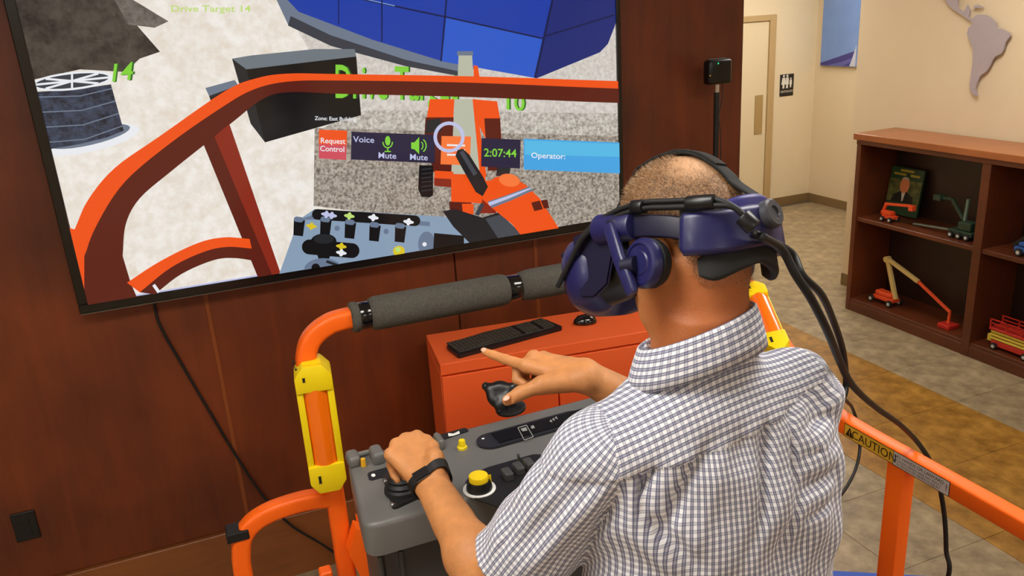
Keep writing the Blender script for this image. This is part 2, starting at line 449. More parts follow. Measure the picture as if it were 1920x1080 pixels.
class Flat:
    """flat print laid on a plane; outlines are clipped to the panel"""
    def __init__(s, fn, step): s.fn = fn; s.step = step; s.V = []; s.F = []; s.mi = []; s.m = []; s.k = 0; s.bold = 0.0
    def add(s, pts, m, clip=None):
        s.k += 1
        P = [np.array(s.fn(x, y, s.k * s.step)) for x, y in pts]
        if clip:
            for ax, v, sg in clip:
                Q = []
                for i in range(len(P)):
                    a, b = P[i], P[(i + 1) % len(P)]; ia, ib = sg * (a[ax] - v) >= 0, sg * (b[ax] - v) >= 0
                    if ia: Q.append(a)
                    if ia != ib: Q.append(a + (b - a) * ((v - a[ax]) / (b[ax] - a[ax])))
                P = Q
                if len(P) < 3: return
        if m not in s.m: s.m.append(m)
        k = len(s.V); s.V += P; s.F.append(tuple(range(k, k + len(P)))); s.mi.append(s.m.index(m))
    def text(s, t, px, py, h, m, ex=(1, 0), ey=(0, -1), align='CENTER', sx=1.0, bold=None):
        s.k += 1
        V, Fc = text2d(t, align, s.bold if bold is None else bold); sc = h / 0.7; k = len(s.V)
        for x, y in V:
            s.V.append(s.fn(px + (ex[0] * x * sx + ey[0] * y) * sc, py + (ex[1] * x * sx + ey[1] * y) * sc, s.k * s.step))
        if m not in s.m: s.m.append(m)
        for f in Fc: s.F.append(tuple(i + k for i in f)); s.mi.append(s.m.index(m))
    def build(s, name, parent): return from_py(name, s.V, s.F, s.m, parent, mi=s.mi)
scr = Flat(lambda x, y, o: aty(x, y, YS - o), 0.00008)
scr.bold = 0.012
CL = [(0, SX0, 1), (0, SX1, -1), (2, SZ0, 1), (2, SZ1, -1)]
def A(pts, m): scr.add(pts, m, CL)
def ell(cx, cy, rx, ry, rot=0, n=24, a0=0, a1=360):
    c, s_ = math.cos(math.radians(rot)), math.sin(math.radians(rot)); out = []
    for i in range(n):
        t = math.radians(a0 + (a1 - a0) * i / (n if a1 - a0 == 360 else n - 1)); x, y = rx * math.cos(t), ry * math.sin(t)
        out.append((cx + x * c - y * s_, cy + x * s_ + y * c))
    return out
def band(P, w):
    P = [np.array(p, float) for p in P]; L_, R_ = [], []
    for i in range(len(P)):
        d = P[min(i + 1, len(P) - 1)] - P[max(0, i - 1)]; d /= np.linalg.norm(d); n = np.array([-d[1], d[0]]) * w / 2
        L_.append(tuple(P[i] + n)); R_.append(tuple(P[i] - n))
    return L_, R_
def line(P, w, m):
    L_, R_ = band(P, w)
    for i in range(len(P) - 1): A([L_[i], L_[i + 1], R_[i + 1], R_[i]], m)
def strip(Aedge, Bedge, m):
    a, b = catmull([(x, y, 0) for x, y in Aedge], 5), catmull([(x, y, 0) for x, y in Bedge], 5)
    n = max(len(a), len(b))
    def rs(q): return [q[min(len(q) - 1, int(round(i * (len(q) - 1) / (n - 1))))] for i in range(n)]
    a, b = rs(a), rs(b)
    for i in range(n - 1): A([a[i][:2], a[i + 1][:2], b[i + 1][:2], b[i][:2]], m)
A([(-300, 700), (1400, 700), (1400, -400), (-300, -400)], SAND)
# ground and asphalt
A([(600, -300), (1400, -300), (1400, 260), (880, 250), (640, 200), (560, 60)], PALE)
A([(-100, -300), (150, -300), (215, 0), (300, 97), (262, 110), (235, 135), (150, 130), (60, 150), (30, 100)], ASPH)
A([(150, -300), (200, -300), (250, 0), (316, 40), (290, 52), (240, 46), (215, 0)], ASPH2)
# cable reel
A(ell(172, 262, 92, 22, -13), SWHT); A(ell(168, 256, 78, 16, -13), SGREY)
A([(70, 172), (140, 168), (208, 158), (232, 245), (200, 258), (150, 270), (92, 280)], SREEL)
for k in range(7):
    t = k / 6.5; line([(72 + 18 * t, 182 + 92 * t), (150 + 10 * t, 180 + 88 * t), (210 + 21 * t, 166 + 76 * t)], 2.2, SGREYD if k % 2 else SGREY)
A(ell(135, 152, 78, 17, -6), SWHT); A(ell(135, 152, 70, 13, -6), SGREYD)
for a in range(0, 360, 45): line([(135, 152), (135 + 70 * math.cos(math.radians(a)), 152 + 13 * math.sin(math.radians(a)) - 7 * math.cos(math.radians(a)))], 4, SWHT)
# blue hall and its grey plinth
A([(520, -40), (560, 12), (700, 70), (830, 112), (890, 126), (880, 143), (760, 122), (620, 84), (540, 46), (500, -40)], SGREY)
A([(545, 30), (620, 66), (760, 112), (880, 138), (878, 146), (760, 124), (620, 86), (540, 48)], SGREYD)
A([(480, -300), (1120, -300), (1036, 0), (1002, 146), (830, 115), (700, 75), (560, 22), (530, -10)], BLUE)
A([(837, 32), (1017, 72), (1002, 146), (828, 115)], BLUEL)
A([(1120, -300), (1400, -300), (1160, 20), (1153, 48), (1140, 82), (1125, 98), (1006, 147), (1002, 146), (1036, 0)], BLUED)
line([(600, -24), (685, 0), (837, 32), (1017, 72)], 3, BLUELN); line([(640, -12), (740, 11)], 2, BLUEW)
line([(870, -180), (837, 0), (827, 115)], 3, BLUELN); line([(724, -180), (716, 0), (716, 78)], 2.5, BLUELN); line([(600, -180), (635, 0), (635, 46)], 2, BLUELN)
line([(1017, 72), (1022, 68), (1152, 28)], 3, BLUELN); line([(1110, -250), (1036, 0), (1003, 146)], 4, BLUELN)
# concrete pad and the rest of the ground
A([(590, 250), (650, 214), (700, 205), (1400, 214), (1400, 262)], CONCL)
A([(590, 240), (1400, 262), (1400, 420), (900, 425), (588, 386)], CONC)
A([(640, 182), (1400, 196), (1400, 216), (690, 206)], PALE)
# black box
A([(385, 165), (440, 150), (447, 160), (392, 180)], SGREY); A([(392, 180), (447, 160), (450, 178), (398, 198)], SBLK2)
A([(435, 110), (470, 104), (590, 92), (665, 92), (668, 106), (462, 130)], SBOX)
A([(435, 110), (462, 130), (497, 267), (470, 232)], SBLK2); A([(462, 130), (668, 106), (677, 216), (497, 267)], SBLK)
# lettering on the ground
scr.text('14', 228, 152, 34, SGRND, ex=(1, -.10), ey=(.12, -1)); scr.text('14', 225, 151, 33, SGRN, ex=(1, -.10), ey=(.12, -1))
scr.text('Drive Target 14', 395, 22, 12, SLIME, sx=1.35)
for nm, dx, m in (('Drive Target', 0, SGRND), ('Drive Target', -3, SGRN)): scr.text(nm, 745 + dx, 186, 62, m, ex=(1, .03), sx=0.50)
scr.text('10', 966, 206, 30, SGRND, ex=(1, .1)); scr.text('10', 963, 206, 30, SGRN, ex=(1, .1))
# the boom lift in the picture
A([(860, 100), (885, 100), (888, 150), (858, 150)], SBEI); A([(857, 96), (887, 96), (887, 104), (857, 104)], SGREY)
A([(888, 122), (896, 124), (900, 150), (888, 150)], SOR)
A([(806, 186), (852, 186), (850, 222), (800, 222)], SOR); A([(798, 220), (852, 220), (850, 330), (812, 322), (796, 250)], SORD)
A([(886, 186), (932, 190), (938, 225), (940, 262), (912, 262), (895, 230)], SOR); A([(908, 222), (938, 222), (942, 320), (915, 320)], SORD)
A([(852, 186), (890, 186), (902, 330), (846, 330)], SBEI); A([(800, 226), (826, 222), (828, 246), (798, 250)], SBLK2)
A([(886, 186), (892, 186), (912, 330), (900, 330)], SOR)
A([(815, 320), (850, 322), (850, 350), (814, 346)], SOR); A([(815, 334), (850, 336), (850, 352), (814, 348)], SORM)
A([(846, 326), (910, 328), (912, 382), (846, 378)], SOR); A([(842, 378), (884, 380), (884, 402), (844, 396)], SORD); A([(866, 382), (888, 382), (888, 402), (868, 400)], SOR); A([(910, 340), (930, 340), (930, 400), (900, 400)], SORM)
A([(786, 310), (812, 310), (812, 366), (806, 370), (790, 369), (784, 355)], SBLK)
for k in range(6): line([(790, 318 + 8 * k), (809, 316 + 8 * k)], 1.5, SGREYD)
A([(935, 290), (960, 292), (955, 330), (930, 330)], SBLK2)
# user interface boards
A([(598, 243), (651, 245), (650, 272), (598, 270)], SOR); A([(598, 270), (650, 272), (649, 300), (598, 297)], SPNK)
scr.text('Request', 624, 269, 10, SWHT, ex=(1, .04)); scr.text('Control', 623, 284, 10, SWHT, ex=(1, .04))
A([(659, 247), (816, 253), (815, 306), (658, 299)], SNAV)
scr.text('Voice', 682, 267, 11, SLAV, ex=(1, .04), sx=1.1); scr.text('Mute', 726, 297, 11, SLAV, ex=(1, .04), sx=1.05); scr.text('Mute', 785, 300, 11, SLAV, ex=(1, .04), sx=1.05)
A(ell(727, 264, 5, 9, 0), SGRN); line(ell(727, 266, 9, 11, 0, 12, 0, 180), 2.2, SGRN); line([(727, 277), (727, 284)], 2.4, SGRN); line([(721, 284), (733, 284)], 2.2, SGRN)
A([(771, 267), (777, 267), (786, 257), (786, 289), (777, 280), (771, 279)], SGRN); line(ell(787, 273, 6, 8, 0, 8, -60, 60), 2, SGRN); line(ell(788, 273, 11, 13, 0, 10, -60, 60), 2.2, SGRN)
A([(828, 255), (883, 256), (881, 310), (826, 308)], SORL)
for k in range(3): line([(838, 272 + 9 * k), (872, 273 + 9 * k)], 3.4, SWHT)
ring = ell(842, 257, 26, 26, 0, 28); line(ring + ring[:1], 6.5, SLAV)
A([(903, 259), (976, 262), (975, 316), (902, 312)], SNAV); scr.text('2:07:44', 938, 294, 15, SGRN, ex=(1, .03), sx=0.98)
A([(982, 260), (1400, 277), (1400, 335), (982, 318)], SCYA2); A([(984, 263), (1400, 279), (1400, 300), (984, 290)], SCYA)
scr.text('Operator:', 1028, 297, 10, SWHT, ex=(1, .04), sx=1.1)
scr.text('Zone: East Building', 629, 226, 7, SWHT, ex=(1, .03), sx=1.0)
# handrail in the picture
strip([(1400, 160), (1156, 152), (880, 143), (640, 139), (540, 138), (480, 147), (420, 172), (300, 255), (215, 315), (165, 375), (140, 430)],
      [(1400, 172), (1156, 166), (880, 155), (640, 151), (540, 153), (475, 168), (415, 202), (320, 268), (235, 340), (185, 415), (160, 480)], SOR)
strip([(1400, 172), (1156, 166), (880, 155), (640, 151), (540, 153), (475, 168), (415, 202), (320, 268), (235, 340), (185, 415), (160, 480), (155, 560)],
      [(1400, 199), (1156, 193), (880, 182), (640, 176), (540, 173), (492, 186), (440, 226), (385, 270), (320, 322), (262, 372), (236, 420), (230, 480)], SORD)
A([(100, 420), (140, 430), (165, 400), (160, 480), (155, 700), (100, 700)], SOR)
A([(158, 480), (185, 415), (232, 430), (230, 480), (245, 530), (262, 570), (262, 700), (158, 700)], SORD)
A([(382, 272), (430, 232), (470, 350), (526, 512), (535, 560), (500, 560)], SORD); A([(402, 256), (430, 232), (526, 512), (512, 520)], SORM)
strip([(238, 530), (300, 490), (370, 456), (420, 445), (468, 448)], [(262, 548), (320, 502), (380, 473), (425, 463), (472, 466)], SOR)
strip([(262, 548), (320, 502), (380, 473), (425, 463), (472, 466)], [(290, 552), (340, 514), (400, 488), (440, 484), (482, 490)], SORD)
line([(288, 534), (298, 548)], 6, SWHT)
# control console in the picture
A([(522, 518), (560, 412), (590, 392), (830, 406), (935, 428), (1010, 446), (895, 480), (700, 520), (522, 560)], SCON)
A([(560, 412), (600, 412), (690, 416), (806, 424), (806, 416), (690, 408), (590, 402)], SCON2)
def slot(x0, y0, x1, y1, r, m):
    d = np.array([x1 - x0, y1 - y0]); a = math.degrees(math.atan2(d[1], d[0]))
    A(ell(x0, y0, r, r, 0, 14, a + 90, a + 270) + ell(x1, y1, r, r, 0, 14, a - 90, a + 90), m)
slot(595, 402, 778, 414, 10, SBLK); slot(580, 463, 660, 470, 14, SBLK)
for x, y in ((560, 425), (610, 425), (656, 430), (702, 435), (750, 437)):
    A([(x - 9, y - 14), (x + 12, y - 12), (x + 8, y + 18), (x - 10, y + 16)], SBLK); slot(x - 4, y - 14, x + 4, y - 13, 5, SCON2)
for x, y, m in ((612, 402, SLAV), (622, 404, SLAV), (655, 405, SLIME), (700, 408, SWHT), (766, 416, SWHT), (640, 462, SYEL), (640, 474, SWHT), (584, 424, SYEL)): A(ell(x, y, 10, 3.5, 8), m); A(ell(x, y, 4, 7, 8), m)
for x, y in ((632, 428), (724, 434)): A(ell(x, y, 5, 5), SCON2)
A(ell(607, 452, 24, 14), SBLK); A([(586, 455), (630, 455), (614, 492), (600, 492)], SBLK); A(ell(607, 448, 19, 9), SBLK2); A(ell(606, 506, 36, 22), SCON2); A(ell(592, 502, 8, 8), SBLK); line([(612, 490), (640, 500)], 5, SBLK2)
A(ell(748, 471, 11, 10), SYEL); A(ell(746, 468, 5, 5), SLIME)
A(ell(800, 458, 16, 24), SCON2); A(ell(796, 458, 4, 4), SWHT); A([(814, 437), (870, 442), (870, 466), (812, 474)], SBLK)
# gloved hand in the picture
A([(830, 396), (852, 392), (905, 408), (935, 398), (990, 450), (905, 480), (850, 425)], SGLV); A([(910, 410), (940, 402), (985, 448), (940, 456)], SGLV2)
A([(905, 348), (930, 332), (955, 328), (985, 346), (1012, 372), (1062, 450), (1000, 470), (960, 420), (925, 392), (905, 374)], SOR)
A(ell(916, 352, 12, 14), SOR); A(ell(955, 338, 20, 12, 10), SORL)
A([(854, 292), (858, 281), (868, 279), (880, 290), (905, 330), (915, 350), (905, 368), (892, 360), (868, 318)], SGLV); A([(862, 286), (868, 282), (895, 325), (888, 330)], SGLV2)
A([(914, 378), (950, 366), (992, 350), (1000, 357), (958, 376), (922, 390)], SGREY); A([(915, 380), (950, 368), (994, 352), (996, 354), (955, 372), (918, 386)], SLAV)
A([(996, 380), (1012, 376), (1018, 392), (1002, 396)], SORD); A([(1014, 376), (1026, 374), (1030, 390), (1020, 391)], SORD)
A([(890, 402), (902, 380), (908, 384), (898, 404)], SGREYD)
# pale taskbar line along the bottom of the picture
b0, b1 = aty(208, 566, YS), aty(520, 517, YS)
scr.build('screen_picture', tv)
from_bm('task_bar', bbox((b0[0], YS - 0.0115, SZ0), (b1[0], YS - 0.011, SZ0 + 0.006)), SLAV, tv)

# cables, outlet and sensor by the television wall
def cable(name, pts, r, label, m=RUBBER, n=8, parent=None):
    bm = sweep(bmesh.new(), catmull(pts, n), circ(r, 8))
    o = from_bm(name, bm, m, parent, smooth=True)
    if parent is None: tag(o, label, 'cable')
    return o
cable('power_cable', [aty(288, 560, WY - 0.012), aty(300, 610, WY - 0.01), aty(345, 690, WY - 0.01), aty(395, 775, WY - 0.012), aty(440, 850, WY - 0.012), aty(490, 925, WY - 0.014), aty(540, 980, WY - 0.03), aty(600, 1018, WY - 0.04), aty(660, 1052, WY - 0.05), np.array([0.52, WY - 0.06, 0.008])], 0.0055, 'thin black power cable hanging from the television down the wood wall')
ot = tag(empty('wall_outlet', (-0.83, WY, 0.55)), 'black wall outlet plate low on the wood panelling', 'outlet')
a, b = aty(20, 962, WY), aty(76, 1008, WY)
ox, oz = (a[0] + b[0]) / 2, (a[2] + b[2]) / 2
from_bm('cover_plate', bbox((ox - 0.042, WY - 0.008, oz - 0.062), (ox + 0.042, WY, oz + 0.062), 0.004), BLACK, ot)
for dz in (-0.026, 0.026):
    from_bm('socket', bbox((ox - 0.017, WY - 0.011, oz + dz - 0.015), (ox + 0.017, WY - 0.006, oz + dz + 0.015), 0.002), RUBBER, ot)
YT = 3.1
bs = tag(empty('tracking_sensor', (2.232, YT, 0)), 'small black square tracking sensor on a thin stand before the wood wall', 'sensor')
bm = bmesh.new(); box(bm, (2.232, YT, 2.014), (0.122, 0.055, 0.106), None, 0.014, 3); from_bm('housing', bm, mat('sensor_black', S(8, 9, 10), 0.35), bs, True, 40)
bm = bmesh.new(); box(bm, (2.252, YT + 0.035, 2.016), (0.10, 0.02, 0.106), None, 0.006, 2); from_bm('back_shell', bm, mat('sensor_grey', S(70, 70, 68), 0.6), bs)
for px, py, c, r in ((1347, 119, S(30, 190, 120), 0.004), (1332, 142, S(150, 130, 50), 0.0025)):
    q = aty(px, py, YT - 0.0285); bm = bmesh.new(); cyl(bm, q, q + np.array([0, 0.004, 0]), r, n=10); from_bm('status_light', bm, mat('led_%d' % px, c, 0.3, emit=0.8), bs)
bm = bmesh.new(); cyl(bm, (2.232, YT, 1.92), (2.232, YT, 1.97), 0.009, n=12); from_bm('mount_post', bm, mat('mount_cream', S(190, 175, 150), 0.4), bs)
bm = bmesh.new(); cyl(bm, (2.230, YT, 0.35), (2.230, YT, 1.925), 0.0125, n=14); from_bm('pole', bm, RUBBER, bs)
for k in range(3):
    a = math.radians(90 + 120 * k) if k == 0 else math.radians(90 + 120 * k)
    bm = bmesh.new(); sweep(bm, [(2.23, YT, 0.4), (2.23 + 0.1 * math.cos(a), YT - 0.1 * abs(math.sin(a)) * (1 if k else -0.6), 0.2), (2.23 + 0.2 * math.cos(a), YT - 0.2 * abs(math.sin(a)) * (1 if k else -0.4), 0.012)], circ(0.011, 8)); from_bm('leg', bm, RUBBER, bs)
cable('sensor_cable', [(2.268, YT + 0.01, 1.97), (2.26, YT, 1.9), (2.245, YT, 1.82), (2.246, YT - 0.014, 1.7), (2.247, YT - 0.012, 1.4)], 0.0022, '', parent=bs)

# ------------------------------------------------------------------ things on the beige walls
pc = tag(empty('canvas_picture', (XF, 7.17, 1.57)), 'blue canvas picture with a dark swoosh hanging on the corridor wall', 'picture')
from_bm('canvas', bbox((XF - 0.04, 6.90, 1.57), (XF, 7.43, 2.42), 0.003, 1), mat('canvas_blue', S(112, 142, 200), 0.7, col2=S(128, 158, 214), vscale=1.2), pc)
def swoosh(pts, m, off):
    P = [(XF - 0.0405 - off, y, z) for y, z in pts]; from_py('painted_swoosh', P, [tuple(range(len(P)))], m, pc)
swoosh([(7.425, 1.575), (7.425, 1.60), (7.2, 1.66), (6.905, 1.74), (6.905, 1.575)], mat('canvas_indigo', S(66, 62, 132), 0.7), 0)
swoosh([(7.32, 1.575), (7.1, 1.62), (6.905, 1.68), (6.905, 1.64), (7.1, 1.575)], mat('canvas_violet', S(96, 96, 168), 0.7), 0.0006)
swoosh([(6.99, 1.575), (6.96, 1.64), (6.905, 1.80), (6.905, 1.575)], mat('canvas_pale', S(196, 200, 216), 0.7), 0.0012)
sg = tag(empty('restroom_sign', (6.367, YD, 1.38)), 'black restroom sign with white figures beside the cream door', 'sign')
from_bm('plate', bbox((6.272, YD - 0.008, 1.262), (6.462, YD, 1.502), 0.003, 1), mat('sign_black', S(30, 26, 20), 0.5), sg)
def figure(cx, skirt, h, top):
    bm = bmesh.new(); y = YD - 0.0115
    cyl(bm, (cx, y, top), (cx, y + 0.004, top), 0.013 * h, n=14)
    w = 0.030 * h if skirt else 0.022 * h
    body = [(cx - 0.018 * h, top - 0.018 * h), (cx + 0.018 * h, top - 0.018 * h), (cx + w, top - 0.09 * h), (cx + 0.012 * h, top - 0.095 * h), (cx + 0.012 * h, top - 0.135 * h), (cx - 0.012 * h, top - 0.135 * h), (cx - 0.012 * h, top - 0.095 * h), (cx - w, top - 0.09 * h)]
    prism(bm, [(x, y, z) for x, z in body], (0, 0.004, 0)); from_bm('figure', bm, mat('sign_white', S(226, 222, 214), 0.5), sg)
figure(6.318, True, 1.0, 1.484); figure(6.367, False, 1.0, 1.484); figure(6.416, False, 0.72, 1.452)
sl = Flat(lambda x, z, o: (x, YD - 0.009 - o, z), 0.0003); sl.text('RESTROOM', 6.367, 1.302, 0.024, mat('sign_white', S(226, 222, 214)), ey=(0, 1), sx=0.95); sl.build('lettering', sg)
MAPM = mat('map_grey', S(172, 160, 164), 0.6, var=0.04, vscale=5)
XM = XB - 0.03
def landmass(name, pts, label, group='wall map pieces'):
    P = [atx(1720 + x / 5.4, y / 5.4, XM) for x, y in pts]; bm = bmesh.new(); prism(bm, P, (0.012, 0, 0)); o = from_bm(name, bm, MAPM)
    return tag(o, label, 'map', group)
landmass('map_cutout', [(530, 205), (600, 150), (680, 150), (740, 180), (790, 230), (800, 280), (860, 300), (930, 335), (940, 365), (890, 430), (872, 500), (850, 545), (790, 570), (760, 612), (740, 660), (715, 702), (680, 738), (640, 760), (620, 800), (602, 840), (588, 900), (598, 955), (618, 968), (572, 970), (538, 920), (526, 860), (542, 760), (560, 600), (562, 490), (522, 400), (502, 340), (512, 290), (560, 240)], 'grey raised South America cutout of a wall map on the beige wall')
landmass('map_cutout', [(100, -420), (520, -420), (470, -60), (405, -10), (402, 70), (440, 112), (478, 104), (505, 50), (530, 110), (516, 170), (548, 205), (520, 208), (470, 162), (400, 126), (320, 62), (290, 12), (180, -160)], 'grey raised North and Central America cutout at the top edge of the picture')
landmass('map_cutout', [(565, 62), (600, 48), (660, 70), (655, 84), (610, 78), (575, 82)], 'tiny grey raised island cutout above South America')

# ------------------------------------------------------------------ bookcase
BX0, BX1, BY1, BY0 = 4.505, XB - 0.015, 4.56, 2.42
bk = tag(empty('bookcase', ((BX0 + BX1) / 2, (BY0 + BY1) / 2, 0)), 'low brown wooden bookcase holding toy lifts against the beige wall', 'bookcase')
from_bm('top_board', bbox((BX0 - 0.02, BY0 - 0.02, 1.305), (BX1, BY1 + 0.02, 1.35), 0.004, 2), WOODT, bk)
for a, b in ((BY1 - 0.04, BY1), (3.475, 3.535), (BY0, BY0 + 0.04)):
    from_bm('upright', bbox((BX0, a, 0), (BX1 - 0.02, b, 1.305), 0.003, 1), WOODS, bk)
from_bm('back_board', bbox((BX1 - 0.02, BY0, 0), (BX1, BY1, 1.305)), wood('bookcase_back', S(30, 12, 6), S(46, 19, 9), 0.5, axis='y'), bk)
for (a, b) in ((3.535, BY1 - 0.04), (BY0 + 0.04, 3.475)):
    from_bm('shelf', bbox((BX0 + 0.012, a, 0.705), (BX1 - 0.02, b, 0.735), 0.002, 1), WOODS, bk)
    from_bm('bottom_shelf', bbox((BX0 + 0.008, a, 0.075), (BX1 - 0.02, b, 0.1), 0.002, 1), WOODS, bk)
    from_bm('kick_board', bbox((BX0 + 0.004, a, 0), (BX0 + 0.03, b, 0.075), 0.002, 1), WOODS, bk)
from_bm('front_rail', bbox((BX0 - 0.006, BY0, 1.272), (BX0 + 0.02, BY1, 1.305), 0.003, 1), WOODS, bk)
SH1, SH0 = 0.735, 0.1
# framed book with a portrait
RL = np.array([[0.9903, 0.0, 0.1392], [0.0, 1.0, 0.0], [-0.1392, 0.0, 0.9903]])   # leaning back towards the wall
bc = np.array([4.80, 4.366, SH1 + 0.1775])
bo = tag(empty('book', (4.78, 4.385, SH1)), 'dark green book with a portrait on its cover standing on the upper shelf', 'book')
bm = bmesh.new(); box(bm, bc, (0.022, 0.29, 0.345), RL, 0.002, 1); from_bm('cover', bm, mat('book_green', S(34, 66, 40), 0.4), bo)
def onbook(name, pts, m, off):
    P = [bc + RL @ np.array([-0.0112 - off, -u, v]) for u, v in pts]; from_py(name, P, [tuple(range(len(P)))], m, bo)
def e2(cx, cy, rx, ry, n=20): return [(cx + rx * math.cos(2 * math.pi * i / n), cy + ry * math.sin(2 * math.pi * i / n)) for i in range(n)]
onbook('photo_ground', [(-.145, -.08), (.145, -.08), (.145, .085), (-.145, .085)], mat('book_olive', S(120, 122, 66), 0.5, col2=S(52, 66, 34), vscale=14), 0)
onbook('portrait_jacket', [(-.10, -.08), (.10, -.08), (.085, -.03), (.03, .0), (-.03, .0), (-.085, -.03)], mat('book_jacket', S(22, 22, 24), 0.5), .0004)
onbook('portrait_collar', [(-.018, .0), (.018, .0), (0.004, -.07), (-.004, -.07)], mat('book_collar', S(220, 214, 200), 0.5), .0008)
onbook('portrait_face', e2(0, .045, .042, .056), mat('book_face', S(216, 134, 92), 0.5), .0012)
onbook('portrait_hair', [(x, y) for x, y in e2(0, .062, .044, .045) if y > .08], mat('book_hair', S(190, 170, 150), 0.5), .0016)
bt = Flat(lambda u, v, o: bc + RL @ np.array([-0.0114 - o, -u, v]), 0.0003)
for px0, w, yy in ((-.06, .11, .122), (.075, .08, .122), (0.0, .12, .15)):
    bt.add([(px0 - w / 2, yy - .008), (px0 + w / 2, yy - .008), (px0 + w / 2, yy + .008), (px0 - w / 2, yy + .008)], mat('book_gold', S(168, 150, 52), 0.5))
bt.build('title_print', bo)
TOYO = mat('toy_orange', S(226, 78, 34), 0.4); TOYC = mat('toy_cream', S(204, 176, 108), 0.45); TOYG = mat('toy_green', S(38, 58, 42), 0.5); TOYB = mat('toy_blue', S(40, 84, 150), 0.4); TOYR = mat('toy_red', S(186, 40, 30), 0.4); TOYY = mat('toy_yellow', S(216, 190, 70), 0.45); HUB = mat('toy_hub', S(190, 188, 180), 0.3)
def wheel(parent, c, r, w=0.018, axis=(1, 0, 0)):
    ax = np.array(axis, float); bm = bmesh.new(); cyl(bm, np.array(c) - ax * w / 2, np.array(c) + ax * w / 2, r, n=18, bev=0.003); o = from_bm('wheel', bm, RUBBER, parent)
    bm = bmesh.new(); cyl(bm, np.array(c) - ax * (w / 2 + .002), np.array(c) + ax * (w / 2 + .002), r * .5, n=14); from_bm('hub_cap', bm, HUB, o)
def beam(name, a, b, w, h, m, parent, up=(1, 0, 0)):
    return from_bm(name, sweep(bmesh.new(), [a, b], rrect(w, h, min(w, h) * .2, 2), up=up), m, parent)
# small orange toy lift in front of the book
x = 4.60
t = tag(empty('toy_boom_lift', (x, 4.29, SH1)), 'small orange toy boom lift in front of the portrait book', 'toy')
from_bm('chassis', bbox((x - .03, 4.245, SH1 + .022), (x + .03, 4.345, SH1 + .045), .004), TOYO, t)
from_bm('turret', bbox((x - .026, 4.27, SH1 + .045), (x + .026, 4.36, SH1 + .075), .006), TOYO, t)
for yy in (4.26, 4.33):
    for xx in (x - .036, x + .036): wheel(t, (xx, yy, SH1 + .019), .019)
beam('riser', (x, 4.355, SH1 + .065), (x, 4.335, SH1 + .125), .02, .02, TOYO, t); beam('boom', (x, 4.345, SH1 + .12), (x, 4.115, SH1 + .145), .017, .019, TOYO, t, up=(0, 0, 1))
from_bm('basket', bbox((x - .02, 4.09, SH1 + .112), (x + .02, 4.125, SH1 + .15), .004), TOYO, t)
# dark green toy crane
x = 4.64
t = tag(empty('toy_crane', (x, 3.72, SH1)), 'dark green toy crane with folded arm at the right of the upper shelf', 'toy')
from_bm('chassis', bbox((x - .05, 3.62, SH1 + .022), (x + .05, 3.80, SH1 + .055), .006), TOYG, t)
from_bm('cab', bbox((x - .04, 3.64, SH1 + .055), (x + .04, 3.74, SH1 + .115), .01), TOYG, t)
for yy in (3.65, 3.71, 3.77):
    for xx in (x - .054, x + .054): wheel(t, (xx, yy, SH1 + .022), .022)
beam('mast', (x, 3.72, SH1 + .11), (x, 3.71, SH1 + .26), .018, .018, mat('toy_glass_green', S(104, 128, 112), 0.3), t); beam('lower_arm', (x, 3.73, SH1 + .12), (x, 3.83, SH1 + .24), .022, .022, TOYG, t); beam('upper_arm', (x, 3.83, SH1 + .24), (x, 3.93, SH1 + .235), .022, .02, TOYG, t, up=(0, 0, 1))
from_bm('counterweight', bbox((x - .03, 3.90, SH1 + .215), (x + .03, 3.96, SH1 + .255), .006), TOYG, t); beam('tow_bar', (x, 3.80, SH1 + .035), (x, 4.12, SH1 + .012), .014, .014, mat('toy_grey_green', S(112, 118, 104), 0.4), t, up=(0, 0, 1))
# long tan and orange toy lift on the bottom shelf
x = 4.63
t = tag(empty('toy_boom_lift', (x, 4.28, SH0)), 'toy boom lift with long tan and orange arm on the bottom shelf', 'toy')
from_bm('chassis', bbox((x - .04, 4.20, SH0 + .03), (x + .04, 4.38, SH0 + .06), .006), TOYO, t); from_bm('turntable', bbox((x - .035, 4.22, SH0 + .06), (x + .035, 4.37, SH0 + .095), .01), TOYO, t)
for yy in (4.215, 4.385):
    for xx in (x - .05, x + .05): wheel(t, (xx, yy, SH0 + .026), .026)
K0, K1, K2, K3, K4 = (x, 4.205, SH0 + .06), (x, 4.305, SH0 + .335), (x, 4.02, SH0 + .245), (x, 3.742, SH0 + .105), (x - .03, 3.725, SH0 + .012)
beam('lower_boom', K0, K1, .03, .03, TOYC, t); beam('upper_boom', (x, 4.31, SH0 + .345), K2, .026, .03, TOYC, t); beam('fly_boom', K2, K3, .018, .02, TOYO, t)
bm = bmesh.new(); cyl(bm, (x - .02, 4.31, SH0 + .34), (x + .02, 4.31, SH0 + .34), .022, n=14); from_bm('knuckle', bm, TOYC, t)
beam('jib', K3, (x - .02, 3.73, SH0 + .03), .014, .016, TOYO, t); from_bm('basket', bbox((x - .07, 3.68, SH0 + .001), (x + .03, 3.775, SH0 + .032), .006), TOYR, t)
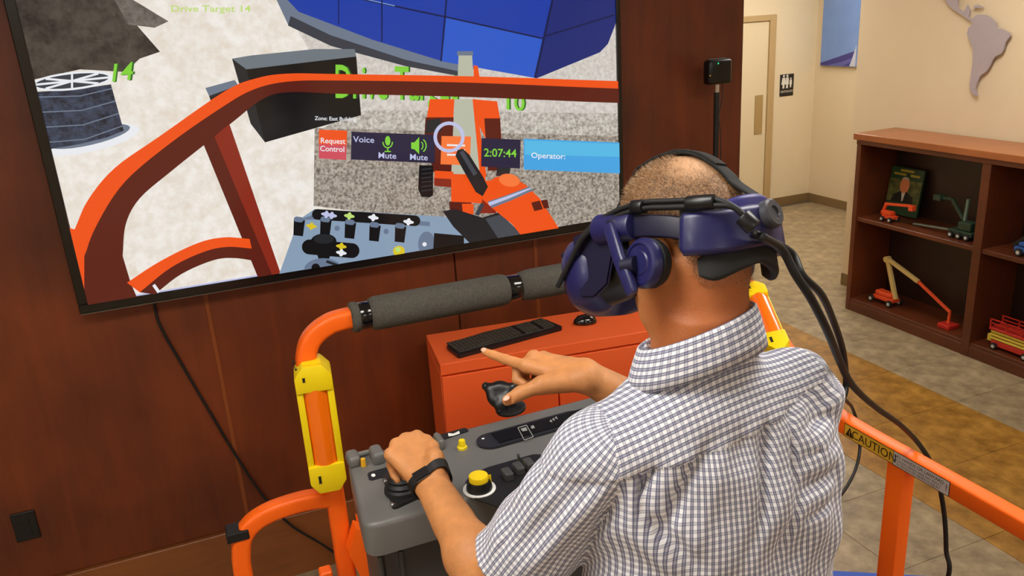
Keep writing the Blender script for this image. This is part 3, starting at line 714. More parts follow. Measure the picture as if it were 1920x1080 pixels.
# blue toy vehicle, right bay
x = 4.60
t = tag(empty('toy_truck', (x, 3.2, SH1)), 'blue and black toy vehicle at the right frame edge on the shelf', 'toy')
from_bm('chassis', bbox((x - .04, 3.06, SH1 + .022), (x + .04, 3.30, SH1 + .055), .006), TOYB, t); from_bm('hood', bbox((x - .036, 3.10, SH1 + .055), (x + .036, 3.28, SH1 + .085), .012), TOYB, t)
for yy in (3.09, 3.26):
    for xx in (x - .046, x + .046): wheel(t, (xx, yy, SH1 + .024), .024)
beam('arm', (x, 3.33, SH1 + .05), (x, 3.24, SH1 + .13), .022, .02, BLACK, t); beam('boom', (x, 3.25, SH1 + .125), (x, 3.02, SH1 + .15), .02, .022, mat('toy_dark_grey', S(60, 64, 72), 0.4), t, up=(0, 0, 1))
# red and yellow scissor lift, bottom right
x = 4.60
t = tag(empty('toy_scissor_lift', (x, 3.2, SH0)), 'red and yellow toy scissor lift on the bottom shelf at the right', 'toy')
from_bm('chassis', bbox((x - .05, 3.08, SH0 + .02), (x + .05, 3.36, SH0 + .055), .004), TOYR, t)
for yy in (3.12, 3.33):
    for xx in (x - .058, x + .058): wheel(t, (xx, yy, SH0 + .022), .022)
for k, zz in enumerate((.06, .082, .104)):
    from_bm('scissor_arm', bbox((x - .048, 3.07, SH0 + zz), (x + .048, 3.37, SH0 + zz + .014), .002, 1), TOYY, t)
from_bm('deck', bbox((x - .055, 3.06, SH0 + .122), (x + .055, 3.38, SH0 + .14), .003, 1), TOYR, t)
bm = bmesh.new()
for xx in (x - .053, x + .053):
    for zz in (.165, .19): bbox((xx - .003, 3.06, SH0 + zz), (xx + .003, 3.38, SH0 + zz + .007), bm=bm)
    for yy in (3.064, 3.16, 3.26, 3.372): bbox((xx - .003, yy - .004, SH0 + .14), (xx + .003, yy + .004, SH0 + .197), bm=bm)
from_bm('guard_rail', bm, TOYR, t)
from_bm('step', bbox((x - .02, 3.38, SH0 + .03), (x + .04, 3.41, SH0 + .075), .002, 1), TOYY, t)

# ------------------------------------------------------------------ orange cabinet with keyboard and mouse
zc = 1.03
FL, FR, BL = atz(825, 684, zc), atz(1218, 620, zc), atz(785, 628, zc)
ux = FR - FL; ux /= np.linalg.norm(ux); uy = np.array([-ux[1], ux[0], 0])
dep = 0.34; wid = 0.98
RC = np.array([ux, uy, [0, 0, 1]]).T
def cabpt(u, v, z): return np.array([FL[0], FL[1], 0]) + ux * u + uy * v + np.array([0, 0, z])
def cbox(name, lo, hi, m, parent, bev=0.003):
    lo = np.array(lo); hi = np.array(hi); c = (lo + hi) / 2; bm = bmesh.new(); box(bm, cabpt(*c), hi - lo, RC, bev, 2); return from_bm(name, bm, m, parent)
cb = tag(empty('cabinet', tuple(cabpt(wid / 2, dep / 2, 0))), 'bright orange two-door cabinet under the television', 'cabinet')
cbox('body', (0, 0.022, 0.05), (wid, dep, zc - 0.05), CABOR, cb)
cbox('top', (0, 0, zc - 0.048), (wid, dep, zc), CABOR, cb)
cbox('plinth', (0.02, 0.04, 0), (wid - 0.02, dep, 0.05), BLACK, cb)
sm = 0.48
for a, b in ((0.002, sm - 0.003), (sm + 0.003, wid - 0.002)):
    d_ = cbox('door', (a, 0.0, 0.055), (b, 0.02, zc - 0.056), CABOR, cb)
    hx = b - 0.05 if a < 0.1 else a + 0.05
    cbox('handle', (hx - 0.008, -0.02, 0.45), (hx + 0.008, 0.002, 0.57), BLACK, d_)
# keyboard
k0, k1, k2 = atz(860, 673, zc), atz(1057, 619, zc), atz(823, 644, zc)
kx = k1 - k0; kw = np.linalg.norm(kx); kx /= kw; ky = np.array([-kx[1], kx[0], 0]); kd = 0.155
RK = np.array([kx, ky, [0, 0, 1]]).T
def kpt(u, v, w): return k0 + kx * u + ky * v + np.array([0, 0, w])
kb = tag(empty('keyboard', tuple(kpt(kw / 2, kd / 2, 0))), 'black computer keyboard lying on the orange cabinet', 'keyboard')
out = [(0.006, 0.0), (kw - 0.012, 0.0), (kw, 0.012), (kw - 0.012, kd - 0.03), (kw - 0.03, kd - 0.012), (kw * .7, kd - 0.004), (kw * .4, kd + 0.006), (kw * .2, kd - 0.004), (0.02, kd - 0.02), (0.004, kd - 0.04), (0, 0.008)]
bm = bmesh.new(); prism(bm, [kpt(u, v, 0.0005) for u, v in out], (0, 0, 0.014)); from_bm('case', bm, BLACK, kb)
KEYM = mat('key_black', S(40, 39, 36), 0.5, col2=S(86, 82, 70), vscale=240)
rows = []
bm = bmesh.new()
for r in range(6):
    v = 0.034 + r * 0.0182; n = 19; uu = 0.014
    while uu < kw - 0.03:
        w_ = 0.0165 if not (r == 0 and 0.10 < uu < 0.12) else 0.085
        if not (0.62 < (uu / kw) < 0.645 or 0.80 < uu / kw < 0.82):
            box(bm, kpt(uu + w_ / 2, v + 0.008, 0.0165), (w_ - 0.002, 0.0155, 0.006), RK, 0.0)
        uu += w_ + 0.0012
ko = from_bm('keys', bm, KEYM, kb); ko['kind'] = 'stuff'
bm = bmesh.new(); prism(bm, [kpt(0.02, 0.0285, 0.0146), kpt(kw - 0.03, 0.0285, 0.0146), kpt(kw - 0.03, 0.030, 0.0146), kpt(0.02, 0.030, 0.0146)], (0, 0, 0.0006)); from_bm('edge_line', bm, mat('key_grey', S(120, 118, 110), 0.4), kb)
# mouse
mc = atz(1097, 606, zc)
RMo = np.array([[0.97, 0.24, 0], [-0.24, 0.97, 0], [0, 0, 1]])
bm = bmesh.new(); bmesh.ops.create_uvsphere(bm, u_segments=24, v_segments=16, radius=1.0)
for v in bm.verts:
    q = np.array(v.co); z = q[2] * 0.036 if q[2] > 0 else q[2] * 0.004
    w = 0.031 * (1 + 0.12 * q[0]); v.co = mc + RMo @ np.array([q[0] * 0.052, q[1] * w * 1.1, 0.004 + z])
mo = tag(from_bm('mouse', bm, GLOSSB, None, True), 'small glossy black computer mouse on the orange cabinet', 'mouse')
bm = bmesh.new(); q = mc + RMo @ np.array([-0.028, 0, 0.031]); cyl(bm, q + RMo @ np.array([0, -0.004, 0]), q + RMo @ np.array([0, 0.004, 0]), 0.007, n=14); from_bm('scroll_wheel', bm, RUBBER, mo)

# ------------------------------------------------------------------ orange work platform with its rails
YR = 2.1
FLOORZ = 0.33
pf = tag(empty('work_platform', (0.85, 0.9, 0)), 'orange steel work platform with padded hand rail around the man', 'platform')
TUBE = rrect(0.052, 0.052, 0.013, 4)
from_bm('deck', bbox((0.12, -0.45, FLOORZ - 0.03), (1.62, 2.2, FLOORZ), 0.004, 1), mat('deck_grey', S(88, 88, 88), 0.5, metal=0.4, bump=0.4, bscale=60), pf)
bm = bmesh.new()
for lo, hi in (((0.06, -0.45), (0.12, 2.2)), ((1.62, -0.45), (1.68, 2.2)), ((0.06, 2.2), (1.68, 2.26)), ((0.06, -0.51), (1.68, -0.45))):
    bbox((lo[0], lo[1], FLOORZ - 0.14), (hi[0], hi[1], FLOORZ + 0.02), 0.008, 2, bm=bm)
from_bm('base_frame', bm, ORANGE, pf, True, 40)
for xx in (0.16, 1.58):
    for yy in (-0.35, 0.9, 2.1): from_bm('foot', bbox((xx - 0.04, yy - 0.04, 0), (xx + 0.04, yy + 0.04, FLOORZ - 0.03), 0.006, 1), ORANGE, pf)
# front hand rail: left post, bend, padded bar, right bend
zb = 1.552
fr = [(0.222, YR, FLOORZ - 0.02), (0.222, YR, 0.8), (0.221, YR, 1.06), (0.211, YR, 1.28), (0.199, YR, 1.42), (0.202, YR, 1.47), (0.222, YR, 1.513), (0.262, YR, 1.541), (0.315, YR, zb), (0.45, YR, zb + 0.001), (0.7, YR, zb), (1.0, YR, zb - 0.004), (1.3, YR, zb - 0.008), (1.43, YR, 1.53), (1.53, YR - 0.01, 1.49), (1.59, YR - 0.035, 1.44), (1.612, 2.02, 1.402)]
from_bm('front_rail', sweep(bmesh.new(), catmull(fr, 5), TUBE, up=(0, 1, 0)), ORANGE, pf, True, 50)
sr = [(1.612, 2.02, 1.402), (1.59, 1.95, 1.380), (1.548, 1.85, 1.352), (1.50, 1.70, 1.315), (1.468, 1.55, 1.268), (1.461, 1.45, 1.245), (1.461, 1.2, 1.242), (1.461, 0.8, 1.242), (1.461, 0.3, 1.242), (1.461, -0.4, 1.242)]
from_bm('side_rail', sweep(bmesh.new(), catmull(sr, 5), rrect(0.042, 0.044, 0.006, 3), up=(0, 0, 1)), ORANGE, pf, True, 50)
q = atx(1675, 885, 1.44)
for yy in (q[1], -0.3):
    from_bm('rail_post', bbox((1.444, yy - 0.026, FLOORZ), (1.484, yy + 0.026, 1.226), 0.005, 2), ORANGE, pf, True, 40)
from_bm('toe_board', bbox((1.45, -0.45, FLOORZ), (1.47, 2.15, FLOORZ + 0.12), 0.004, 1), ORANGE, pf)
# foam sleeves and clamps on the bar
def lath(name, x0, x1, prof, m):
    bm = bmesh.new(); z0 = zb - 0.003 * (x0 - .3); lathe(bm, [(r, h * (x1 - x0)) for r, h in prof], (x0, YR, z0), (x1 - x0, 0, -0.004 * (x1 - x0)), 32); return from_bm(name, bm, m, pf, True, 60)
xa, xb_, xc, xd = aty(692, 590, YR)[0], aty(952, 545, YR)[0], aty(972, 542, YR)[0], aty(1062, 525, YR)[0]
lath('foam_sleeve', xa, xb_, [(0.034, 0), (0.044, 0.012), (0.0475, 0.05), (0.0475, 0.5), (0.0465, 0.95), (0.042, 0.988), (0.034, 1)], FOAM)
lath('foam_sleeve', xc, 1.42, [(0.033, 0), (0.042, 0.012), (0.046, 0.06), (0.047, 0.5), (0.0465, 0.95), (0.042, 0.988), (0.034, 1)], FOAM)
lath('end_cuff', xa - 0.052, xa - 0.028, [(0.036, 0), (0.042, 0.15), (0.042, 0.85), (0.037, 1)], FOAM)
lath('clamp', xa - 0.030, xa + 0.004, [(0.036, 0), (0.038, 0.1), (0.038, 0.9), (0.036, 1)], GLOSSB)
lath('clamp', xb_ - 0.004, xc + 0.004, [(0.036, 0), (0.038, 0.1), (0.038, 0.9), (0.036, 1)], GLOSSB)
# yellow light guards
def guard(c, top, out, L, W, D, name='light_guard', full=False):
    """yellow framed amber light; c centre, top long axis, out facing side"""
    top = np.array(top, float); top /= np.linalg.norm(top); out = np.array(out, float); out -= top * (out @ top); out /= np.linalg.norm(out)
    side = np.cross(top, out); c = np.array(c, float)
    def Q(s, o, t): return c + side * s + out * o + top * t
    h, w = L / 2, W / 2; ch = 0.03
    def solid(nm, ol, o0, o1, m, par, bev=0.006):
        bm = bmesh.new(); prism(bm, [Q(s, o0, t) for s, t in ol], out * (o1 - o0))
        bmesh.ops.bevel(bm, geom=list(bm.edges), offset=bev, segments=2, affect='EDGES', profile=0.6, clamp_overlap=True)
        return from_bm(nm, bm, m, par, True, 35)
    body = solid(name, [(-w, -h + ch), (-w + ch * .7, -h), (w - ch * .7, -h), (w, -h + ch), (w, h - ch), (w - ch * .8, h), (-w + ch * .8, h), (-w, h - ch)], -D / 2, D / 2 - 0.012, YELLOW, pf)
    solid('guard_cap', [(-w, h - 0.075), (w, h - 0.075), (w, h - ch), (w - ch * .8, h), (-w + ch * .8, h), (-w, h - ch)], D / 2 - 0.016, D / 2 + 0.008, YELLOW, body)
    solid('guard_cap', [(-w, -h + 0.085), (w, -h + 0.085), (w, -h + ch), (w - ch * .7, -h), (-w + ch * .7, -h), (-w, -h + ch)], D / 2 - 0.016, D / 2 + 0.010, YELLOW, body)
    for sg in (() if full else (-1, 1)):
        solid('guard_side', [(sg * w, -h + 0.08), (sg * (w - 0.018), -h + 0.08), (sg * (w - 0.018), h - 0.07), (sg * w, h - 0.07)], D / 2 - 0.016, D / 2 + 0.002, YELLOW, body, 0.004)
    bm = bmesh.new(); n = 14; rw = w - (0.004 if full else 0.017)
    sec = [(rw * math.cos(math.pi * i / n), 0.022 * math.sin(math.pi * i / n)) for i in range(n + 1)]
    a = [bm.verts.new(Q(s, D / 2 - 0.014 + o, -h + 0.08)) for s, o in sec]; b = [bm.verts.new(Q(s, D / 2 - 0.014 + o, h - 0.07)) for s, o in sec]
    for i in range(n): bm.faces.new((a[i], a[i + 1], b[i + 1], b[i]))
    bm.faces.new(a); bm.faces.new(b[::-1])
    bmesh.ops.recalc_face_normals(bm, faces=bm.faces)
    from_bm('lens', bm, LENS, body, True, 40)
    bm = bmesh.new(); box(bm, Q(-w * .45, D / 2 + 0.0095, -h + 0.045), (0.007, 0.003, 0.022), np.array([side, out, top]).T, 0.001, 1); from_bm('drain_slot', bm, RUBBER, body)
    bm = bmesh.new(); box(bm, Q(-w * .5, D / 2 + 0.0075, h - 0.035), (0.006, 0.003, 0.012), np.array([side, out, top]).T, 0.001, 1); from_bm('drain_slot', bm, RUBBER, body)
    return body
gt, gb = aty(583, 678, YR - 0.02), aty(617, 902, YR - 0.02)
guard((gt + gb) / 2, gt - gb, (-0.12, -1, 0.1), np.linalg.norm(gt - gb) + 0.012, 0.098, 0.085)
guard((1.548, 1.875, 1.368), (1.655 - 1.52, 2.045 - 1.75, 1.41 - 1.326), (-0.35, -0.2, 1), 0.36, 0.066, 0.06, full=True)
# cable tie on the bend, outer loop with black band
bm = bmesh.new(); sweep(bm, [(0.232, YR - .03, 1.452), (0.166, YR - .03, 1.446), (0.166, YR + .03, 1.446), (0.232, YR + .03, 1.452), (0.232, YR - .03, 1.452)], circ(0.0022, 6)); from_bm('cable_tie', bm, RUBBER, pf)
lp = [aty(618, 932, YR), aty(575, 938, YR), aty(535, 949, YR), aty(500, 963, YR), aty(472, 982, YR), aty(455, 1008, YR), aty(452, 1040, YR), aty(457, 1080, YR)]
xl = lp[-1][0]
lp = [(p_[0], YR, p_[2]) for p_ in lp] + [(xl, YR, 0.6), (xl, YR, FLOORZ - 0.08)]
from_bm('side_loop', sweep(bmesh.new(), catmull(lp, 6), rrect(0.05, 0.05, 0.012, 4), up=(0, 1, 0)), ORANGE, pf, True, 50)
lpc = aty(438, 1011, YR - 0.028)
bm = bmesh.new(); box(bm, (lpc[0] + 0.012, YR, lpc[2] + 0.002), (0.060, 0.058, 0.030), None, 0.004, 2); from_bm('black_band', bm, RUBBER, pf)
bm = bmesh.new(); box(bm, (xl + 0.09, YR, FLOORZ - 0.06), (0.26, 0.05, 0.05), None, 0.006, 2); from_bm('loop_strut', bm, ORANGE, pf)
g1 = [aty(668, 992, 2.02), aty(655, 1040, 2.02)]
bm = bmesh.new(); prism(bm, [(0.27, 2.09, 0.96), (0.27, 2.09, 0.4), (1.4, 2.09, 0.4), (1.4, 2.09, 0.80), (0.36, 2.09, 0.80)], (0, -0.012, 0)); from_bm('front_panel', bm, ORANGE, pf)
bm = bmesh.new(); prism(bm, [g1[0], g1[1], aty(690, 1110, 2.02), aty(780, 1110, 2.02), aty(720, 1010, 2.02)], (0, 0.05, 0)); from_bm('gusset', bm, ORANGE, pf)
bm = bmesh.new(); box(bm, aty(611, 1078, 2.06), (0.035, 0.04, 0.04), None, 0.004, 1); from_bm('weld_tab', bm, ORANGE, pf)
# caution decal on the inner face of the side rail
XD = 1.4392
d0, d1 = atx(1584, 792, XD), atx(1782, 908, XD)
zt, zbm = 1.262, 1.224
def dec(u, v, o): return (XD - o, u, v)
ym = atx(1676, 850, XD)[1]
dl = Flat(dec, 0.0002); dl.add([(d0[1], zt), (d0[1], zbm), (d1[1], zbm), (d1[1], zt)], mat('decal_black', S(24, 20, 14), 0.5))
e_ = 0.0018
dl.add([(d0[1] - e_, zt - e_), (d0[1] - e_, zbm + e_), (ym + e_ / 2, zbm + e_), (ym + e_ / 2, zt - e_)], mat('decal_yellow', S(224, 176, 48), 0.45))
dl.add([(ym - e_ / 2, zt - e_), (ym - e_ / 2, zbm + e_), (d1[1] + e_, zbm + e_), (d1[1] + e_, zt - e_)], mat('decal_white', S(214, 206, 200), 0.45))
dc = dl.build('caution_decal', pf); dc['label'] = 'yellow and white caution sticker'
lt = Flat(lambda u, v, o: (XD - 0.0008 - o, u, v), 0.0001); INK = mat('decal_ink', S(26, 22, 16), 0.5)
yy = d0[1] - 0.004
lt.add([(yy - 0.001, zbm + 0.006), (yy - 0.029, zbm + 0.006), (yy - 0.015, zt - 0.006)], INK)
lt.text('!', yy - 0.015, zbm + 0.008, 0.015, mat('decal_yellow', S(224, 176, 48)), ex=(-1, 0), ey=(0, 1))
lt.text('CAUTION', (yy - 0.033 + ym) / 2, zbm + 0.008, 0.0225, INK, ex=(-1, 0), ey=(0, 1), sx=0.98)
wm = (ym + d1[1]) / 2
lt.text('NO HANDS OR LANYARD', wm + 0.006, zbm + 0.0235, 0.0090, INK, ex=(-1, 0), ey=(0, 1), sx=0.92)
lt.text('PLACING HANDS HERE MAY RESULT', wm + 0.006, zbm + 0.0138, 0.0062, INK, ex=(-1, 0), ey=(0, 1), sx=0.9)
lt.text('IN SERIOUS OR INJURIOUS INJURY', wm + 0.006, zbm + 0.0052, 0.0062, INK, ex=(-1, 0), ey=(0, 1), sx=0.9)
lt.text('170983', d1[1] + 0.005, (zt + zbm) / 2, 0.005, INK, ex=(0, 1), ey=(1, 0), sx=0.9)
lt.build('lettering', dc)
# blue tape on the floor
def tape(pts, label):
    bm = bmesh.new(); prism(bm, [(x_, y_, 0.0002) for x_, y_ in pts], (0, 0, 0.0015)); tag(from_bm('floor_tape', bm, BLUETAPE), label, 'tape')
tape([(2.00, 2.335), (2.62, 1.950), (2.56, 1.85), (1.94, 2.235)], 'long strip of blue tape on the tiles behind the man')
tape([(2.08, 2.365), (2.176, 2.300), (2.168, 2.262), (2.06, 2.335)], 'short piece of blue tape at the end of the long strip')

# ------------------------------------------------------------------ control console
ZT = 1.33
cs = tag(empty('control_console', (0.6, 1.6, 0.95)), 'grey control console with joystick and yellow knob in front of the man', 'control panel')
def cz(px, py, o=0.0): return atz(px, py, ZT + o)
def roundpoly(P, r, n=5):
    out = []; P = [np.array(p[:2], float) for p in P]; m = len(P)
    for i in range(m):
        a, b, c = P[i - 1], P[i], P[(i + 1) % m]; u = (a - b) / np.linalg.norm(a - b); v = (c - b) / np.linalg.norm(c - b)
        rr = r[i] if isinstance(r, (list, tuple)) else r
        for k in range(n + 1):
            t = k / n; a_ = t * math.pi / 2; out.append(b + u * rr * (1 - math.sin(a_)) + v * rr * (1 - math.cos(a_)))
    return out
def slab(name, P, z0, z1, m, parent, bev=0.0, seg=3, r=0.02):
    bm = bmesh.new(); Q = roundpoly(P, r); prism(bm, [(x, y, z0) for x, y in Q], (0, 0, z1 - z0))
    if bev:
        es = [e for e in bm.edges if all(v.co.z > z1 - 1e-5 for v in e.verts)]
        bmesh.ops.bevel(bm, geom=es, offset=bev, segments=seg, affect='EDGES', profile=0.5)
    return from_bm(name, bm, m, parent, True, 40)
P_bl, P_fl = cz(650, 858), cz(680, 990)
slab('top_shell', [(P_bl[0], P_bl[1]), (1.02, 1.76), (1.05, 1.455), (P_fl[0], P_fl[1])], ZT - 0.078, ZT, GREYP, cs, 0.012, 3, r=[0.025, 0.03, 0.04, 0.035])
slab('lower_body', [(0.235, 1.735), (1.0, 1.735), (1.02, 1.485), (0.228, 1.485)], 0.96, ZT - 0.078, DGREYP, cs, 0, r=0.02)
bm = bmesh.new(); cyl(bm, (0.6, 1.66, FLOORZ + 0.001), (0.6, 1.66, 0.965), 0.05, n=20); from_bm('pedestal', bm, ORANGE, cs)
for px in (712, 752):
    q = aty(px, 1045, 1.482); bm = bmesh.new(); box(bm, (q[0], 1.482, 1.17), (0.010, 0.012, 0.12), None, 0.003, 2); from_bm('rib', bm, DGREYP, cs)
q = aty(845, 1018, 1.452); bm = bmesh.new(); box(bm, (q[0], 1.447, q[2] + 0.006), (0.055, 0.012, 0.012), None, 0.005, 2); from_bm('latch', bm, STEEL, cs)
def plate(name, pts, h, m, parent, r=0.012, o=0.0, bev=0.0):
    return slab(name, [cz(*p) for p in pts], ZT + o - 0.001, ZT + o + h, m, parent, bev, 2, r)
# display panel, black label strips, lower black field
def stadium(name, c1, c2, r, h, m, parent):
    c1, c2 = np.array(c1[:2]), np.array(c2[:2]); u = (c2 - c1) / np.linalg.norm(c2 - c1); v = np.array([-u[1], u[0]]); P = []
    for c, a0 in ((c2, -90), (c1, 90)):
        for k in range(13):
            a = math.radians(a0 + 15 * k); P.append(c + u * r * math.cos(a) + v * r * math.sin(a))
    bm = bmesh.new(); prism(bm, [(x, y, ZT - 0.001) for x, y in P], (0, 0, h + 0.001)); return from_bm(name, bm, m, parent, True, 40)
d1_, d2_ = cz(921, 829), cz(1075, 786)
dp = stadium('display_panel', d1_, d2_, 0.036, 0.006, mat('display_bezel', S(40, 40, 42), 0.35), cs)
du_ = (d2_ - d1_) / np.linalg.norm(d2_ - d1_); dv_ = np.array([-du_[1], du_[0], 0])
bm = bmesh.new(); prism(bm, [d1_ + du_ * a_ + dv_ * b_ + np.array([0, 0, 0.003]) for a_, b_ in ((0.012, -0.026), (0.30, -0.026), (0.30, 0.026), (0.012, 0.026))], (0, 0, 0.005)); from_bm('display_glass', bm, mat('display_dark', S(12, 12, 14), 0.5, spec=0.25), dp)
bm = bmesh.new(); q = cz(906, 827); lathe(bm, [(0.0045, 0), (0.0045, 0.008), (0.003, 0.0095)], q, (0, 0, 1), 14); from_bm('screw', bm, STEEL, dp)
dq = Flat(lambda x, y, o: atz(x, y, ZT + 0.009 + o), 0.0002); ICON = mat('icon_grey', S(150, 150, 148), 0.5)
def outline(F, P, w, m):
    P = P + P[:1]
    for a, b in zip(P, P[1:]):
        L_, R_ = band([a, b], w); F.add([L_[0], L_[1], R_[1], R_[0]], m)
outline(dq, [(971, 802), (987, 797), (1000, 819), (983, 825)], 1.4, ICON); dq.add([(976, 804), (986, 801), (989, 807), (980, 809)], ICON); dq.add([(995, 799), (1000, 797), (1003, 802), (997, 804)], ICON)
for k in range(3): dq.add([(1030 + 5 * k, 790 - 3 * k), (1033 + 5 * k, 786 - 3 * k), (1036 + 5 * k, 792 - 3 * k)], ICON)
dq.build('display_symbols', dp)
hs_ = plate('label_strip', [(806, 822), (872, 803), (880, 809), (812, 832)], 0.0025, mat('label_black', S(26, 26, 30), 0.5), cs, 0.006)
hq = Flat(lambda x, y, o: atz(x, y, ZT + 0.003 + o), 0.0002); hq.add([(840, 812), (850, 813), (861, 808), (862, 813), (850, 817), (841, 818)], WHITEP); hq.build('horn_symbol', hs_)
plate('label_strip', [(688, 888), (745, 872), (750, 886), (693, 903)], 0.0025, mat('label_black', S(26, 26, 30)), cs, 0.010)
sq = Flat(lambda x, y, o: atz(x, y, ZT + 0.003 + o), 0.0002); sq.add(ell(700, 891, 4, 3), WHITEP); sq.build('label_symbol', cs)
plate('switch_field', [(868, 905), (905, 880), (1010, 850), (1060, 880), (960, 960), (885, 935)], 0.002, mat('field_black', S(22, 22, 23), 0.5), cs, 0.02)
# yellow push button with hex collar
def hexbtn(px, py, r):
    q = cz(px, py); bm = bmesh.new(); lathe(bm, [(r * 1.5, 0), (r * 1.5, 0.006), (r * 1.35, 0.007)], q, (0, 0, 1), 6); o = from_bm('push_button', bm, YELLOW, cs)
    bm = bmesh.new(); lathe(bm, [(r, 0.006), (r, 0.019), (r * .85, 0.023), (r * .4, 0.0245)], q, (0, 0, 1), 20); from_bm('button_cap', bm, YELLOW, o, True, 50)
hexbtn(867, 841, 0.0085)
# emergency knob
q = cz(899, 918)
bm = bmesh.new(); lathe(bm, [(0.036, 0.001), (0.036, 0.0035)], q, (0, 0, 1), 32); kn = from_bm('knob_dial', bm, WHITEP, cs)
bm = bmesh.new(); lathe(bm, [(0.029, 0.003), (0.028, 0.012), (0.024, 0.024)], q, (0, 0, 1), 32); from_bm('knob_base', bm, BLACK, kn, True, 40)
bm = bmesh.new(); lathe(bm, [(0.0215, 0.022), (0.0215, 0.034), (0.020, 0.0362), (0.010, 0.037)], q, (0, 0, 1), 32); from_bm('knob_cap', bm, mat('knob_yellow', S(240, 206, 14), 0.4), kn, True, 40)
bm = bmesh.new(); box(bm, q + np.array([0.024, -0.006, 0.022]), (0.006, 0.002, 0.022), None); from_bm('pointer', bm, mat('knob_yellow', S(240, 206, 14)), kn)
# toggle switches beside the knob
for px, py, m in ((952, 897, DGREYP), (973, 886, DGREYP), (992, 878, DGREYP)):
    q = cz(px, py); bm = bmesh.new(); box(bm, q + np.array([0, 0, 0.010]), (0.020, 0.034, 0.020), None, 0.004, 2); o = from_bm('switch_guard', bm, m, cs)
q = cz(974, 872); bm = bmesh.new(); cyl(bm, q, q + np.array([0.0, 0.004, 0.026]), 0.0035, n=10); from_bm('toggle', bm, STEEL, cs)
q = cz(973, 876); bm = bmesh.new(); box(bm, q + np.array([0, 0, 0.004]), (0.008, 0.014, 0.008), None, 0.002, 1); from_bm('toggle_collar', bm, YELLOW, cs)
# raised rear switch housings at the left end
for px, py, s in ((663, 868, (0.030, 0.050, 0.030)), (708, 862, (0.030, 0.054, 0.034)), (748, 852, (0.030, 0.05, 0.03)), (824, 836, (0.018, 0.05, 0.032))):
    q = cz(px, py); bm = bmesh.new(); box(bm, q + np.array([0, 0, s[2] / 2 - 0.004]), s, None, 0.010, 3); from_bm('switch_housing', bm, GREYP, cs, True, 40)
q = cz(690, 852); bm = bmesh.new(); box(bm, q + np.array([0, 0.0, 0.006]), (0.050, 0.012, 0.010), None, 0.003, 2); from_bm('legend_block', bm, mat('legend_grey', S(120, 120, 116), 0.3), cs)
q = cz(682, 874); bm = bmesh.new(); cyl(bm, q, q + np.array([0, 0, 0.020]), 0.0065, 0.0055, n=12, bev=0.001); from_bm('toggle', bm, mat('toggle_amber', S(226, 168, 30), 0.4), cs)
# joystick: square base, ribbed boot, grip under the hand
jc = cz(757, 922); jb = plate('joystick_base', [(716, 893), (778, 872), (798, 930), (737, 958)], 0.008, mat('joystick_black', S(22, 22, 23), 0.45), cs, 0.012, bev=0.002)
jr = 0.042
prof = [(jr, 0.006), (jr * .98, 0.014), (jr * .86, 0.018), (jr * .90, 0.024), (jr * .74, 0.030), (jr * .78, 0.036), (jr * .60, 0.042), (jr * .64, 0.048), (jr * .45, 0.056), (0.014, 0.066)]
bm = bmesh.new(); lathe(bm, prof, jc, (0, 0.05, 1), 30); from_bm('joystick_boot', bm, RUBBER, jb, True, 40)
for px, py in ((723, 908), (737, 952), (770, 882)):
    q = cz(px, py); bm = bmesh.new(); lathe(bm, [(0.0055, 0.007), (0.0055, 0.011), (0.003, 0.013)], q, (0, 0, 1), 14); from_bm('screw', bm, STEEL, jb, True, 50)
jt = np.array([0.305, 1.478, 1.452])
bm = bmesh.new(); sweep(bm, [jc + np.array([0, 0, 0.05]), jc * .5 + jt * .5 + np.array([0, 0, 0.01]), jt + np.array([0, .01, -0.012])], circ(0.014, 14)); from_bm('joystick_shaft', bm, RUBBER, jb, True, 50)
bm = bmesh.new(); bmesh.ops.create_uvsphere(bm, u_segments=18, v_segments=12, radius=1.0)
for v in bm.verts: v.co = jt + np.array(v.co) * np.array([0.017, 0.016, 0.022])
from_bm('joystick_grip', bm, BLACK, jb, True)
# black three-lobed tracker on a ball mount at the rear edge
tq = cz(962, 772); tb = tq + np.array([0.0, 0.015, 0])
tk = tag(empty('motion_tracker', tuple(tb)), 'black three-lobed motion tracker on a mount behind the pointing hand', 'tracker')
bm = bmesh.new(); lathe(bm, [(0.040, 0.0), (0.040, 0.006), (0.034, 0.010), (0.018, 0.012), (0.016, 0.03), (0.019, 0.036)], tb, (-0.1, 0, 1), 24); from_bm('mount', bm, BLACK, tk, True, 40)
tdist = np.linalg.norm(tb - CAM) / np.linalg.norm(ray(950, 772))
tc_ = atd(938, 740, tdist)
ax_ = np.array([-0.35, -0.75, 0.55]); ax_ /= np.linalg.norm(ax_); TB = basis(ax_)
bm = bmesh.new(); n = 60; ringr = []
for i in range(n):
    t = 2 * math.pi * i / n; ringr.append(0.036 + 0.014 * max(0, math.cos(3 * (t - 0.5))) ** 2)
lv = []
for f_, h in ((0.85, -0.022), (1.0, -0.012), (1.0, 0.008), (0.9, 0.016), (0.55, 0.020), (0.30, 0.017)):
    lv.append([bm.verts.new(tc_ + TB @ np.array([ringr[i] * f_ * math.cos(2 * math.pi * i / n), ringr[i] * f_ * math.sin(2 * math.pi * i / n), h])) for i in range(n)])
for a, b in zip(lv, lv[1:]):
    for i in range(n): bm.faces.new((a[i], a[(i + 1) % n], b[(i + 1) % n], b[i]))
bm.faces.new(lv[0][::-1]); bm.faces.new(lv[-1])
from_bm('body', bm, BLACK, tk, True, 60)
bm = bmesh.new(); cyl(bm, tc_ - ax_ * 0.02, tb + np.array([0, 0, 0.034]), 0.013, 0.015, n=14); from_bm('neck', bm, BLACK, tk, True, 50)
